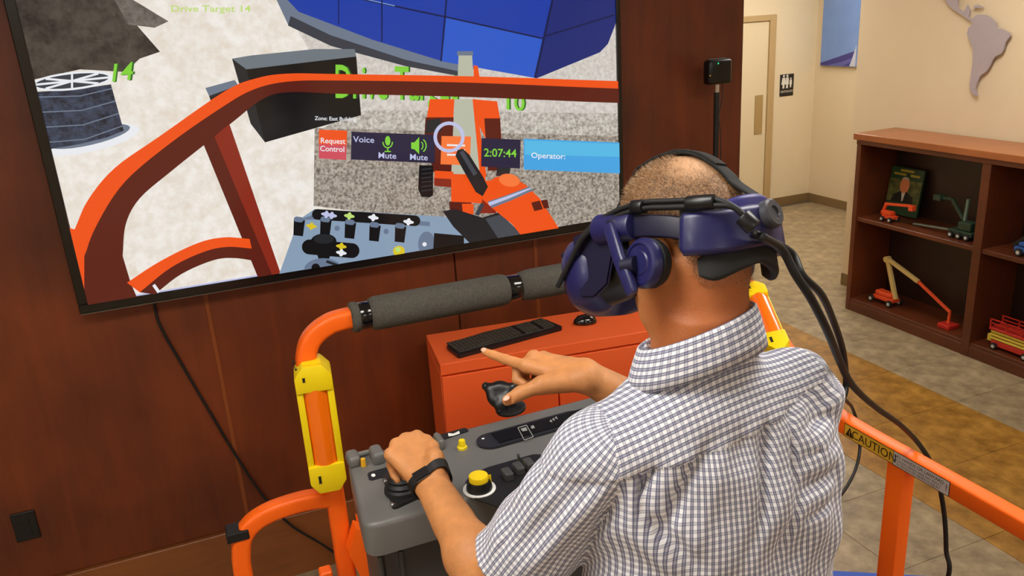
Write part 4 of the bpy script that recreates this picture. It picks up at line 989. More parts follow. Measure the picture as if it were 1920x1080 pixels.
for k in range(3):
    t = 0.5 + k * 2 * math.pi / 3
    q = tc_ + TB @ np.array([0.043 * math.cos(t), 0.043 * math.sin(t), 0.006]); bm = bmesh.new(); bmesh.ops.create_uvsphere(bm, u_segments=12, v_segments=8, radius=0.011)
    bmesh.ops.translate(bm, verts=bm.verts, vec=Vector(q)); from_bm('lobe', bm, BLACK, tk, True)

# ------------------------------------------------------------------ the man: smooth solid from joints
F32 = np.float32
def smin(a, b, k):
    h = np.clip(0.5 + 0.5 * (b - a) / k, 0, 1)
    return b * (1 - h) + a * h - k * h * (1 - h)
def cap_(p, a, b, ra, rb):
    a = np.array(a, F32); b = np.array(b, F32); ab = b - a; L2 = float(ab @ ab)
    t = np.clip(((p - a) @ ab) / L2, 0, 1)
    d = p - a - t[:, None] * ab
    return np.sqrt((d * d).sum(1)) - (ra + (rb - ra) * t)
def ell_(p, c, r, R=None):
    q = p - np.array(c, F32)
    if R is not None: q = q @ np.array(R, F32)
    r = np.array(r, F32); k0 = np.sqrt(((q / r) ** 2).sum(1)) + 1e-9; k1 = np.sqrt(((q / (r * r)) ** 2).sum(1)) + 1e-9
    return k0 * (k0 - 1) / k1
def chain(p, pts, rs, k=0.004):
    d = None
    for i in range(len(pts) - 1):
        c = cap_(p, pts[i], pts[i + 1], rs[i], rs[i + 1]); d = c if d is None else smin(d, c, k)
    return d
def surface(fn, lo, hi, h, blk=12):
    lo = np.array(lo, float); n = np.ceil((np.array(hi) - lo) / h / blk).astype(int); N = n * blk + 1
    Fv = np.full(N, 1.0, F32)
    ci = np.stack(np.meshgrid(*[np.arange(k) for k in n], indexing='ij'), -1).reshape(-1, 3)
    cc = (lo + (ci + 0.5) * blk * h).astype(F32)
    dc_ = np.concatenate([fn(cc[i:i + 60000]) for i in range(0, len(cc), 60000)])
    rad = blk * h * 0.87
    for (i, j, k), d in zip(ci[dc_ < -rad * 1.5], dc_[dc_ < -rad * 1.5]):
        Fv[i * blk:(i + 1) * blk + 1, j * blk:(j + 1) * blk + 1, k * blk:(k + 1) * blk + 1] = -1
    act = ci[np.abs(dc_) <= rad * 1.5]
    g = np.stack(np.meshgrid(*[np.arange(blk + 1)] * 3, indexing='ij'), -1).reshape(-1, 3)
    step = 64
    for s in range(0, len(act), step):
        A_ = act[s:s + step]; idx = (A_[:, None, :] * blk + g[None]).reshape(-1, 3)
        v = fn((lo + idx * h).astype(F32)); Fv[idx[:, 0], idx[:, 1], idx[:, 2]] = v
    I = Fv < 0
    cnt = sum(I[a:N[0] - 1 + a, b:N[1] - 1 + b, c:N[2] - 1 + c].astype(np.uint8) for a in (0, 1) for b in (0, 1) for c in (0, 1))
    cells = np.argwhere((cnt > 0) & (cnt < 8))
    offs = np.array([(a, b, c) for a in (0, 1) for b in (0, 1) for c in (0, 1)])
    vals = np.stack([Fv[cells[:, 0] + o[0], cells[:, 1] + o[1], cells[:, 2] + o[2]] for o in offs], 1)
    acc = np.zeros((len(cells), 3)); num = np.zeros(len(cells))
    for i in range(8):
        for j in range(i + 1, 8):
            if np.abs(offs[i] - offs[j]).sum() != 1: continue
            a, b = vals[:, i], vals[:, j]; x = (a < 0) != (b < 0)
            t = np.where(x, a / np.where(x, a - b, 1), 0)
            acc += np.where(x[:, None], offs[i] + t[:, None] * (offs[j] - offs[i]), 0); num += x
    V = lo + (cells + acc / num[:, None]) * h
    ind = np.full(N, -1, np.int32); ind[cells[:, 0], cells[:, 1], cells[:, 2]] = np.arange(len(cells))
    Q = []
    for ax in range(3):
        sl0 = [slice(None)] * 3; sl1 = [slice(None)] * 3; sl0[ax] = slice(0, -1); sl1[ax] = slice(1, None)
        A_, B_ = I[tuple(sl0)], I[tuple(sl1)]
        e = np.argwhere(A_ != B_); u, v = (ax + 1) % 3, (ax + 2) % 3
        e = e[(e[:, u] > 0) & (e[:, v] > 0)]
        def g_(du, dv):
            k = e.copy(); k[:, u] -= du; k[:, v] -= dv; return ind[k[:, 0], k[:, 1], k[:, 2]]
        q = np.stack([g_(1, 1), g_(0, 1), g_(0, 0), g_(1, 0)], 1)
        fl = ~I[e[:, 0], e[:, 1], e[:, 2]]; q[fl] = q[fl][:, ::-1]; Q.append(q)
    Q = np.concatenate(Q); Q = Q[(Q >= 0).all(1)]
    return V, Q
def relax(V, Q, it=2, lam=0.5):
    n = len(V); e = np.concatenate([Q[:, [0, 1]], Q[:, [1, 2]], Q[:, [2, 3]], Q[:, [3, 0]]])
    for _ in range(it):
        S_ = np.zeros_like(V); c = np.zeros(n)
        for a, b in ((0, 1), (1, 0)):
            for k in range(3): S_[:, k] += np.bincount(e[:, a], V[e[:, b], k], n)
            c += np.bincount(e[:, a], minlength=n)
        V = V + lam * (S_ / np.maximum(c, 1)[:, None] - V)
    return V
def mesh_np(name, V, Q, m, parent, uv=None):
    me = bpy.data.meshes.new(name)
    me.vertices.add(len(V)); me.vertices.foreach_set('co', np.ascontiguousarray(V, F32).ravel())
    me.loops.add(Q.size); me.loops.foreach_set('vertex_index', Q.astype(np.int32).ravel())
    me.polygons.add(len(Q)); me.polygons.foreach_set('loop_start', np.arange(len(Q), dtype=np.int32) * Q.shape[1])
    me.update(calc_edges=True); me.validate()
    me.polygons.foreach_set('use_smooth', np.ones(len(Q), bool))
    if uv is not None:
        l = me.uv_layers.new(name='cloth'); l.data.foreach_set('uv', np.ascontiguousarray(uv, F32).ravel())
    for x in (m if isinstance(m, (list, tuple)) else [m]): me.materials.append(x)
    return link(name, me, parent)

# joints
HC = np.array([0.675, 1.004, 1.958])
HF = np.array([[-0.368, -0.924, 0.102], [0.857, -0.294, 0.424], [-0.362, 0.243, 0.900]])   # columns: forward, left, up of the head
def hp(x, y, z): return HC + HF @ np.array([x, y, z], float)
SHL, SHR = np.array([0.490, 0.955, 1.665]), np.array([0.846, 0.950, 1.690])
ELL, ELR = atd(925, 1108, 1.375), np.array([0.800, 1.18, 1.515])
WRL, WRR = atd(806, 902, 1.585), atd(1098, 704, 1.50)
NB = np.array([0.672, 0.945, 1.80])
# left hand on the joystick
L_in, L_mi, L_ri, L_pi = atd(782, 819, 1.665), atd(761, 824, 1.66), atd(743, 834, 1.645), atd(732, 852, 1.625)
fd = np.array([0.05, 0.75, -0.66])
def curl(m, l1, l2, d1, d2, d3):
    d1, d2, d3 = [np.array(d, float) / np.linalg.norm(d) for d in (d1, d2, d3)]
    a = m + d1 * l1; b = a + d2 * l2; return [m, a, b, b + d3 * l2 * .75]
FLh = [curl(L_in, .043, .027, (0.12, .45, -.85), (0.15, -.35, -.9), (0.1, -.9, -.3)), curl(L_mi, .046, .030, (0.06, .45, -.85), (0.1, -.35, -.9), (0.1, -.9, -.3)), curl(L_ri, .042, .028, (0.0, .42, -.87), (0.1, -.4, -.9), (0.15, -.9, -.3)), curl(L_pi, .034, .021, (0.0, .35, -.9), (0.12, -.45, -.85), (0.2, -.9, -.3))]
TL = [atd(818, 884, 1.575), atd(816, 858, 1.60), atd(811, 838, 1.635), atd(801, 824, 1.665)]
# right hand pointing
R_in, R_mi, R_ri, R_pi = atd(987, 686, 1.53), atd(1001, 670, 1.555), atd(1019, 671, 1.575), atd(1036, 678, 1.59)
FRh = [[R_in, atd(948, 674, 1.562), atd(925, 665.5, 1.58), atd(909.5, 659.5, 1.592)],
       [R_mi, atd(970, 692, 1.566), atd(969, 712, 1.556), atd(985, 720, 1.545)],
       [R_ri, atd(985, 694, 1.595), atd(984, 714, 1.583), atd(1000, 720, 1.565)],
       [R_pi, atd(1004, 696, 1.607), atd(1003, 713, 1.597), atd(1018, 717, 1.58)]]
TR = [atd(1062, 716, 1.492), atd(1016, 722, 1.483), atd(976, 737, 1.478), atd(952, 750.5, 1.474)]
def hand(p, W, el, M4, FG, TH, r0):
    d = None
    ax = (W - el) / np.linalg.norm(W - el)
    lat = M4[0] - M4[3]; lat = lat - ax * (lat @ ax); lat /= np.linalg.norm(lat)
    for m, o in zip(M4, (0.016, 0.006, -0.006, -0.016)):
        c = cap_(p, W + lat * o, m, 0.0185, 0.0128); d = c if d is None else smin(d, c, 0.016)
    pal = np.cross(lat, ax); pal /= np.linalg.norm(pal)
    d = smin(d, cap_(p, W + lat * .012, TH[1], 0.019, 0.0165), 0.014)
    fing = None
    for i, f in enumerate(FG):
        s = (1.0, 1.05, 0.98, 0.86)[i]
        c = chain(p, f, [0.0112 * s, 0.0100 * s, 0.0090 * s, 0.0074 * s], 0.003)
        c = smin(c, np.sqrt(((p - np.array(f[0], F32)) ** 2).sum(1)) - 0.0128 * s, 0.005)
        fing = c if fing is None else smin(fing, c, 0.0025)
    d = smin(d, fing, 0.006)
    d = smin(d, chain(p, TH, [0.0180, 0.0142, 0.0128, 0.0108], 0.006), 0.009)
    return d
def armdist(p, sh, el, W, M4):
    ax = (el - sh) / np.linalg.norm(el - sh); fx = (W - el) / np.linalg.norm(W - el)
    lat = M4[0] - M4[3]; lat = lat - fx * (lat @ fx); lat /= np.linalg.norm(lat)
    d = cap_(p, sh, el, 0.054, 0.045)
    d = smin(d, cap_(p, el, el + (W - el) * .3, 0.045, 0.049), 0.02)
    d = smin(d, cap_(p, el + (W - el) * .3, W, 0.048, 0.024), 0.02)
    for s in (-1, 1): d = smin(d, cap_(p, el + (W - el) * .6 + lat * s * .008, W + lat * s * .012, 0.028, 0.0205), 0.014)
    return d
TORSO = np.array([  # z, centre x, centre y, half width, half depth
    [0.90, .668, .930, .172, .122], [1.05, .668, .930, .172, .122], [1.20, .670, .932, .178, .125], [1.35, .674, .935, .190, .128], [1.48, .679, .938, .201, .128],
    [1.58, .682, .942, .206, .122], [1.66, .680, .947, .196, .108], [1.705, .675, .950, .168, .092], [1.74, .668, .950, .118, .080], [1.775, .662, .955, .070, .064], [1.86, .66, .95, .055, .055]])
BR = np.array([0.995, -0.06, 0.0]); BR /= np.linalg.norm(BR); BW = np.array([-BR[1], BR[0], 0])   # body right, body forward
def torso(p, off=0.0):
    z = p[:, 2]; cx, cy, a, b = [np.interp(z, TORSO[:, 0], TORSO[:, k]) for k in (1, 2, 3, 4)]
    qx = (p[:, 0] - cx) * BR[0] + (p[:, 1] - cy) * BR[1]; qy = (p[:, 0] - cx) * BW[0] + (p[:, 1] - cy) * BW[1]
    a = a + off; b = b + off; e = 2.35
    r = ((np.abs(qx) / a) ** e + (np.abs(qy) / b) ** e) ** (1 / e)
    d = (r - 1) * np.minimum(a, b) * 0.9
    return np.maximum(d, np.maximum(z - 1.86, 0.90 - z))
def head(p):
    q = ((p - HC.astype(F32)) @ HF.astype(F32)).astype(F32)
    d = ell_(q, (0.009, 0, 0.044), (0.095, 0.0775, 0.090))
    d = smin(d, ell_(q, (-0.045, 0, 0.014), (0.061, 0.067, 0.068)), 0.03)
    d = smin(d, ell_(q, (0.042, 0, -0.030), (0.058, 0.060, 0.075)), 0.03)
    d = smin(d, cap_(q, (0.055, 0, -0.095), (0.085, 0, -0.088), 0.030, 0.020), 0.03)
    for s in (-1, 1):
        d = smin(d, cap_(q, (0.0, s * 0.052, -0.055), (0.062, s * 0.025, -0.095), 0.022, 0.020), 0.025)
        d = smin(d, cap_(q, (0.07, s * 0.045, 0.0), (0.078, s * 0.03, -0.025), 0.02, 0.018), 0.02)
    d = smin(d, cap_(q, (0.092, 0, 0.012), (0.116, 0, -0.030), 0.008, 0.012), 0.012)
    d = smin(d, cap_(q, (0.092, -0.015, -0.064), (0.092, 0.015, -0.064), 0.009, 0.009), 0.008)
    d = smin(d, cap_(q, (0.090, -0.013, -0.075), (0.090, 0.013, -0.075), 0.010, 0.010), 0.008)
    for s in (-1, 1):
        ear = smin(ell_(q, (-0.008, s * 0.080, -0.022), (0.018, 0.010, 0.032)), ell_(q, (-0.002, s * 0.076, -0.045), (0.010, 0.007, 0.013)), 0.008)
        ear = np.maximum(ear, -ell_(q, (-0.002, s * 0.090, -0.020), (0.009, 0.008, 0.018)))
        d = smin(d, ear, 0.006)
    return d
NT = hp(-0.022, 0, -0.055)
def body(p):
    lo, hi = p.min(0), p.max(0)
    d = np.full(len(p), 0.4, F32)
    d = torso(p, -0.012)
    up_ = np.linalg.norm(p - HC.astype(F32), axis=1) < 0.34
    if up_.any():
        pu = p[up_]; du = smin(d[up_], cap_(pu, NB + np.array([0, .012, -0.02]), NT, 0.070, 0.062), 0.035)
        du = smin(du, cap_(pu, NB + np.array([0, .04, -0.03]), hp(0.025, 0, -0.08), 0.052, 0.046), 0.03)
        for s in (-1, 1): du = smin(du, cap_(pu, hp(-0.035, s * .045, -0.04), NB + BW * .055 + BR * (-s) * .02, 0.018, 0.016), 0.018)
        d[up_] = smin(du, head(pu), 0.022)
    for sh, el, W, M4, FG, TH in ((SHL, ELL, WRL, (L_in, L_mi, L_ri, L_pi), FLh, TL), (SHR, ELR, WRR, (R_in, R_mi, R_ri, R_pi), FRh, TR)):
        nr_ = np.minimum(cap_(p, sh, el, 0.05, 0.05), cap_(p, el, M4[1], 0.05, 0.05)) < 0.09
        if not nr_.any(): continue
        p_all, d_all = p, d; p = p_all[nr_]; d = d_all[nr_]
        a_ = armdist(p, sh, el, W, M4)
        nearh = np.linalg.norm(p - ((W + M4[1]) / 2).astype(F32), axis=1) < 0.22
        if nearh.any():
            a_[nearh] = smin(a_[nearh], hand(p[nearh], W, el, M4, FG, TH, 0), 0.012)
        d_all[nr_] = smin(d, a_, 0.025); p, d = p_all, d_all
    return d.astype(F32)
man = tag(empty('person', (0.675, 0.93, FLOORZ)), 'man in a blue checked shirt wearing a headset, pointing with one hand', 'person')
V, Q = surface(body, (0.18, 0.72, 1.02), (1.02, 1.72, 2.14), 0.0034)
V = relax(V, Q, 1, 0.4)
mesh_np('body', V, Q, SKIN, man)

# shirt ------------------------------------------------------------
def seg(p, a, b):
    a = np.array(a, F32); b = np.array(b, F32); ab = b - a; t = np.clip(((p - a) @ ab) / float(ab @ ab), 0, 1)
    return np.sqrt(((p - a - t[:, None] * ab) ** 2).sum(1)), t
FOLDS = []
FOLD_PX = [((1300, 790), (1195, 990), .011, .007), ((1268, 800), (1172, 960), .008, -.006), ((1335, 800), (1235, 1020), .010, -.006), ((1370, 800), (1290, 1060), .012, .006),
           ((1432, 770), (1425, 1000), .008, -.008), ((1450, 768), (1455, 1020), .010, .006), ((1412, 775), (1392, 1040), .010, .005), ((1475, 765), (1492, 960), .008, -.005), ((1500, 760), (1524, 900), .008, .004),
           ((1210, 960), (1330, 1080), .012, -.006), ((1180, 990), (1280, 1090), .012, .006), ((1480, 900), (1400, 1080), .013, .006), ((1500, 930), (1440, 1080), .010, -.005), ((1190, 900), (1180, 1010), .009, .005),
           ((1090, 900), (960, 1040), .012, -.006), ((1120, 930), (1010, 1060), .012, .007), ((1060, 860), (940, 960), .012, .006), ((1000, 880), (925, 940), .010, -.005), ((1150, 930), (1080, 1070), .012, -.008), ((1030, 830), (935, 930), .009, .004), ((1080, 960), (1000, 1070), .010, .006), ((960, 990), (930, 1060), .009, -.005)]
FOLD_PX += [((1566, 775 + 27 * k), (1500, 800 + 30 * k), .0065, .004 if k % 2 else -.004) for k in range(7)]
sax = (ELL - SHL) / np.linalg.norm(ELL - SHL)
def wr(p):
    w = np.zeros(len(p), F32)
    for a, b, wd_, h in FOLDS:
        d, t = seg(p, a, b)
        w += 1.45 * h * np.exp(-(d / wd_) ** 2) * np.sin(np.pi * np.clip(t * .86 + .12, 0, 1)) 
    w += 0.0022 * np.sin(p[:, 0] * 34 + p[:, 2] * 46 + 2 * np.sin(p[:, 1] * 21)) + 0.0014 * np.sin(p[:, 0] * 71 - p[:, 2] * 58 + 3 * np.sin(p[:, 1] * 30 + p[:, 2] * 12))
    return w
SLL, SLR = 0.265, 0.25     # sleeve lengths from the shoulder point
sar = (ELR - SHR) / np.linalg.norm(ELR - SHR)
def sleeve(p, sh, ax, ln):
    hem = sh + ax * ln
    d = cap_(p, sh, hem + ax * 0.03, 0.072, 0.076)
    t = (p - sh.astype(F32)) @ ax.astype(F32)
    return np.maximum(d, t - ln)
YOKE_N = np.array([0, -0.62, 0.78])
def yk(p): return p[:, 2] - (1.712 + 0.036 * (p[:, 0] - 0.68) / 0.2)          # height above the yoke seam
def shirt_parts(p):
    t = torso(p, 0.012)
    t = smin(t, cap_(p, NB + np.array([-.03, -.012, -.075]), SHL + np.array([.03, -.005, .012]), 0.060, 0.058), 0.045)
    t = smin(t, cap_(p, NB + np.array([.03, -.002, -.072]), SHR + np.array([-.03, -.005, .012]), 0.056, 0.058), 0.04)
    return t, sleeve(p, SHL, sax, SLL), sleeve(p, SHR, sar, SLR)
def on_cloth(px, py):
    ts_ = np.linspace(0.85, 1.75, 361); P_ = (CAM + ray(px, py) * ts_[:, None]).astype(F32); t, l, r = shirt_parts(P_)
    v_ = smin(smin(t, l, 0.030), r, 0.030); k_ = np.argmax(v_ < 0)
    return P_[k_] if v_[k_] < 0 else None
for a, b, w_, h_ in FOLD_PX:
    a, b = on_cloth(*a), on_cloth(*b)
    if a is not None and b is not None: FOLDS.append((a, b, w_, h_))
def shirt(p):
    t, l, r = shirt_parts(p)
    d = smin(smin(t, l, 0.030), r, 0.030)
    amp = np.clip(1 - np.maximum(yk(p), 0) / 0.03, 0.18, 1)
    k_ = np.abs(d) < 0.05
    if k_.any(): d[k_] -= wr(p[k_]) * amp[k_]
    d = d - 0.0032 * np.clip((yk(p) + 0.001) / 0.002, 0, 1)                     # the yoke lies over the back
    # open neck and open hem
    q = p - (NB + np.array([-0.008, 0.012, 0.045])).astype(F32)
    d = np.maximum(d, -(np.sqrt((q[:, 0] / 0.090) ** 2 + (q[:, 1] / 0.080) ** 2 + (q[:, 2] / 0.066) ** 2) - 1) * 0.06)
    return np.maximum(d, 0.99 - p[:, 2]).astype(F32)
V, Q = surface(shirt, (0.22, 0.74, 0.96), (1.02, 1.30, 1.90), 0.0036)
V = relax(V, Q, 1, 0.4)
cen = V[Q].mean(1).astype(F32)
t_, l_, r_ = shirt_parts(cen)
reg = np.where((l_ < t_ - 0.002) & (l_ <= r_), 1, np.where((r_ < t_ - 0.014), 2, 0)); reg = np.where((reg == 0) & (yk(cen) > 0), 3, reg)
LV = V[Q.ravel()]; lr = np.repeat(reg, 4)
uvs = np.zeros((len(LV), 2))
cxz = np.interp(LV[:, 2], TORSO[:, 0], TORSO[:, 1]); cyz = np.interp(LV[:, 2], TORSO[:, 0], TORSO[:, 2])
qx = (LV[:, 0] - cxz) * BR[0] + (LV[:, 1] - cyz) * BR[1]; qy = (LV[:, 0] - cxz) * BW[0] + (LV[:, 1] - cyz) * BW[1]
th = np.arctan2(qx, -qy)
uvs[:, 0] = th * 0.168; uvs[:, 1] = LV[:, 2]
for k, sh, ax in ((1, SHL, sax), (2, SHR, sar)):
    B_ = basis(ax, (0, 1, 0)); rel = LV - sh; a_ = np.arctan2(rel @ B_[:, 0], rel @ B_[:, 1]); m_ = lr == k
    uvs[m_, 0] = a_[m_] * 0.074; uvs[m_, 1] = (rel @ ax)[m_]
m_ = lr == 3
slope = 0.036 / 0.2
uvs[m_, 0] = (0.72 * (LV[:, 2] - slope * LV[:, 0] * .9) + 0.70 * LV[:, 1])[m_]; uvs[m_, 1] = (LV[:, 0] * 1.03)[m_]
# wrap of the angle across a face
u4 = uvs[:, 0].reshape(-1, 4); per = np.where(reg == 0, 2 * math.pi * 0.168, np.where(reg == 3, 1e9, 2 * math.pi * 0.074))
for k in range(1, 4):
    df = u4[:, k] - u4[:, 0]; u4[:, k] -= np.round(df / per) * per
uvs[:, 0] = u4.ravel()
GING = gingham()
so = mesh_np('shirt', V, Q, GING, man, uvs); so['label'] = 'white shirt with fine navy checks'
# seams of the yoke and the left armhole as thin stitched ridges
def ring_mesh(name, rings, m, parent, uvf=None, close=True):
    n = len(rings[0]); V_ = np.array([p_ for r in rings for p_ in r]); F_ = []; U = []
    for i in range(len(rings) - 1):
        for j in range(n if close else n - 1):
            k = (j + 1) % n; F_.append((i * n + j, i * n + k, (i + 1) * n + k, (i + 1) * n + j))
            if uvf: U += [uvf(i, j), uvf(i, j + 1), uvf(i + 1, j + 1), uvf(i + 1, j)]
    return mesh_np(name, V_, np.array(F_), m, parent, np.array(U) if uvf else None)
# collar: stand and fold
cc0 = NB + np.array([-0.013, 0.012, 0.006])
def colring(a, b, z, tilt, n=72, open_=0.0, dx=0):
    out = []
    for i in range(n):
        t = 2 * math.pi * (i + .5) / n
        x, y = a * math.sin(t), -b * math.cos(t)                                # t = 0 at the nape
        out.append(cc0 + BR * (x + dx) + BW * y + np.array([0, 0, z - tilt * (1 - math.cos(t)) / 2 + 0.012 + 0.023 * math.sin(t)]))
    return out
prof = [(0.066, 0.062, 0.010, 0.050), (0.066, 0.063, 0.030, 0.050), (0.068, 0.065, 0.050, 0.052), (0.0705, 0.068, 0.0545, 0.052), (0.074, 0.072, 0.052, 0.052), (0.080, 0.079, 0.036, 0.056), (0.087, 0.087, 0.014, 0.062), (0.091, 0.092, -0.004, 0.070), (0.0885, 0.0895, -0.0045, 0.070), (0.080, 0.080, 0.016, 0.062), (0.074, 0.073, 0.030, 0.056)]
rings = [colring(a + .017, b + .004, z, tl) for a, b, z, tl in prof]
arc = [0]
for a, b in zip(prof, prof[1:]): arc.append(arc[-1] + math.hypot(a[0] - b[0], a[2] - b[2]))
ring_mesh('collar', rings, GING, man, lambda i, j: (arc[i], j * 2 * math.pi / 72 * 0.08))
# trousers and shoes
def legs(p):
    hipz = 1.02; d = ell_(p, (0.668, .925, 1.04), (0.165, 0.125, 0.13))
    for s in (-1, 1):
        h_ = np.array([0.668 + s * .085, .925, 1.0]); k_ = np.array([0.668 + s * .10, .955, 0.80]); a_ = np.array([0.668 + s * .11, .93, FLOORZ + .085])
        d = smin(d, smin(cap_(p, h_, k_, 0.092, 0.070), cap_(p, k_, a_, 0.070, 0.058), 0.03), 0.04)
    return np.maximum(np.maximum(d, p[:, 2] - 1.12), FLOORZ + 0.045 - p[:, 2]).astype(F32)
V, Q = surface(legs, (0.45, 0.72, FLOORZ + .02), (0.90, 1.12, 1.16), 0.008, 8)
mesh_np('trousers', relax(V, Q, 2), Q, mat('trouser_khaki', S(96, 84, 64), 0.85), man)
for s in (-1, 1):
    ax0 = 0.668 + s * .115
    def shoe(p, ax0=ax0, s=s):
        d = smin(cap_(p, (ax0, .90, FLOORZ + .045), (ax0 + s * .02, 1.06, FLOORZ + .035), .043, .038), cap_(p, (ax0, .92, FLOORZ + .05), (ax0, .93, FLOORZ + .11), .042, .04), .03)
        return np.maximum(d, FLOORZ + 0.002 - p[:, 2]).astype(F32)
    V, Q = surface(shoe, (ax0 - .09, .80, FLOORZ - .02), (ax0 + .09, 1.14, FLOORZ + .18), 0.006, 8)
    mesh_np('shoe', relax(V, Q, 1), Q, mat('shoe_brown', S(60, 40, 26), 0.4), man)
# short hair: a cap over the skull and fine strands standing on it
def hair(p):
    q = ((p - HC.astype(F32)) @ HF.astype(F32)).astype(F32)
    d = smin(head(p), cap_(p, NB + np.array([0, .012, -0.02]), NT, 0.070, 0.062), 0.030)
    x, y, z = q[:, 0], np.abs(q[:, 1]), q[:, 2]
    # hairline: forehead in front, round the ear, nape behind
    front = x - (0.088 - 0.35 * np.clip(0.10 - z, -0.05, 0.1))
    low = np.where(x > -0.022, 0.012 - z + np.clip(x, 0, .1) * 0.15, np.maximum(-0.088, 0.012 - 3.2 * (-x - 0.022)) - z)
    edge = np.maximum(front, low); d = d - 0.0026 + 0.0045 * np.clip(1 + edge / 0.022, 0, 1)
    return np.maximum(d, edge).astype(F32)
def hairmat():
    m = bpy.data.materials.new('short_hair'); m.use_nodes = True; nt = m.node_tree; N = nt.nodes; L = nt.links; b = N['Principled BSDF']
    tc = N.new('ShaderNodeTexCoord'); mp = N.new('ShaderNodeMapping'); L.new(tc.outputs['Object'], mp.inputs[0]); mp.inputs['Scale'].default_value = (1, 1, 0.45)
    nz = N.new('ShaderNodeTexNoise'); nz.inputs['Scale'].default_value = 330; nz.inputs['Detail'].default_value = 4; L.new(mp.outputs[0], nz.inputs['Vector'])
    cr = N.new('ShaderNodeValToRGB'); e = cr.color_ramp.elements; e[0].color = S(92, 62, 36); e[1].color = S(158, 118, 78); e[0].position = .36; e[1].position = .64; L.new(nz.outputs['Fac'], cr.inputs[0])
    # thin spot on the crown where the scalp shows
    sp_ = hp(-0.050, 0.030, 0.108); vd = N.new('ShaderNodeVectorMath'); vd.operation = 'DISTANCE'; vd.inputs[1].default_value = tuple(sp_); L.new(tc.outputs['Object'], vd.inputs[0])
    mr = N.new('ShaderNodeMapRange'); mr.inputs[1].default_value = 0.010; mr.inputs[2].default_value = 0.050; mr.inputs[3].default_value = 0.6; mr.inputs[4].default_value = 0.0; L.new(vd.outputs['Value'], mr.inputs[0])
    mx = N.new('ShaderNodeMix'); mx.data_type = 'RGBA'; mx.inputs[7].default_value = S(226, 176, 134); L.new(mr.outputs[0], mx.inputs[0]); L.new(cr.outputs[0], mx.inputs[6]); 
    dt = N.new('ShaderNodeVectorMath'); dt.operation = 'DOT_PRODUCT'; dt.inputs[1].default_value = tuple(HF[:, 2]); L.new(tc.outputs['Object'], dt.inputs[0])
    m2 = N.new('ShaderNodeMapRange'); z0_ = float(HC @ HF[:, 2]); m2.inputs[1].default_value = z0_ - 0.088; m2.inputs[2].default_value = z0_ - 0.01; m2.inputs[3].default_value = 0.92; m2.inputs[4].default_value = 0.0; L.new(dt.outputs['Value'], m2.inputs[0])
    mx2 = N.new('ShaderNodeMix'); mx2.data_type = 'RGBA'; mx2.inputs[7].default_value = S(184, 108, 64); L.new(m2.outputs[0], mx2.inputs[0]); L.new(mx.outputs[2], mx2.inputs[6]); L.new(mx2.outputs[2], b.inputs['Base Color'])  # nape hair fades into the neck tone, its painted shade included
    b.inputs['Roughness'].default_value = 0.6
    bp = N.new('ShaderNodeBump'); bp.inputs['Strength'].default_value = 0.6; bp.inputs['Distance'].default_value = 0.003; L.new(nz.outputs['Fac'], bp.inputs['Height']); L.new(bp.outputs[0], b.inputs['Normal'])
    return m
V, Q = surface(hair, HC - 0.19, HC + 0.19, 0.0034)
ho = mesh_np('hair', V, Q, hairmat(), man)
lq = (V[Q].mean(1) - HC) @ HF
nr = np.cross(V[Q[:, 1]] - V[Q[:, 0]], V[Q[:, 2]] - V[Q[:, 0]]); nr /= np.linalg.norm(nr, axis=1)[:, None] + 1e-9
outw = np.einsum('ij,ij->i', nr, V[Q].mean(1) - hp(0, 0, 0.04)) > 0.03
bald = np.linalg.norm(lq - np.array([-0.050, 0.030, 0.108]), axis=1)
cand = np.where(outw & (lq[:, 2] > -0.035 - 0.05 * rng.random(len(Q))) & (((bald > 0.035) | (rng.random(len(Q)) < 0.3)) & ((np.abs(lq[:, 1]) > 0.0175) | (lq[:, 2] < 0.02))))[0]
pick = rng.choice(cand, 15000)
B0 = V[Q[pick]].mean(1) + rng.normal(0, .0012, (15000, 3)); D0 = nr[pick] * rng.uniform(.35, 1.0, (15000, 1)) + HF[:, 0] * 0.35 + np.array([0, 0, .15]) + rng.normal(0, .22, (15000, 3))
D0 /= np.linalg.norm(D0, axis=1)[:, None]; SD = np.cross(D0, rng.normal(0, 1, (15000, 3))); SD /= np.linalg.norm(SD, axis=1)[:, None]
ln_ = rng.uniform(.004, .009, (15000, 1))
HV = np.concatenate([B0 - SD * .00028, B0 + SD * .00028, B0 + D0 * ln_], 0); k_ = np.arange(15000)
mats_h = [mat('strand_brown', S(110, 76, 44), 0.5), mat('strand_tan', S(182, 144, 98), 0.45), mat('strand_grey', S(196, 180, 158), 0.45)]
hs2 = mesh_np('hair_strands', HV, np.stack([k_, k_ + 15000, k_ + 30000], 1), mats_h, ho); hs2.data.polygons.foreach_set('material_index', rng.choice(3, 15000, p=[.5, .35, .15]).astype(np.int32)); hs2['kind'] = 'stuff'
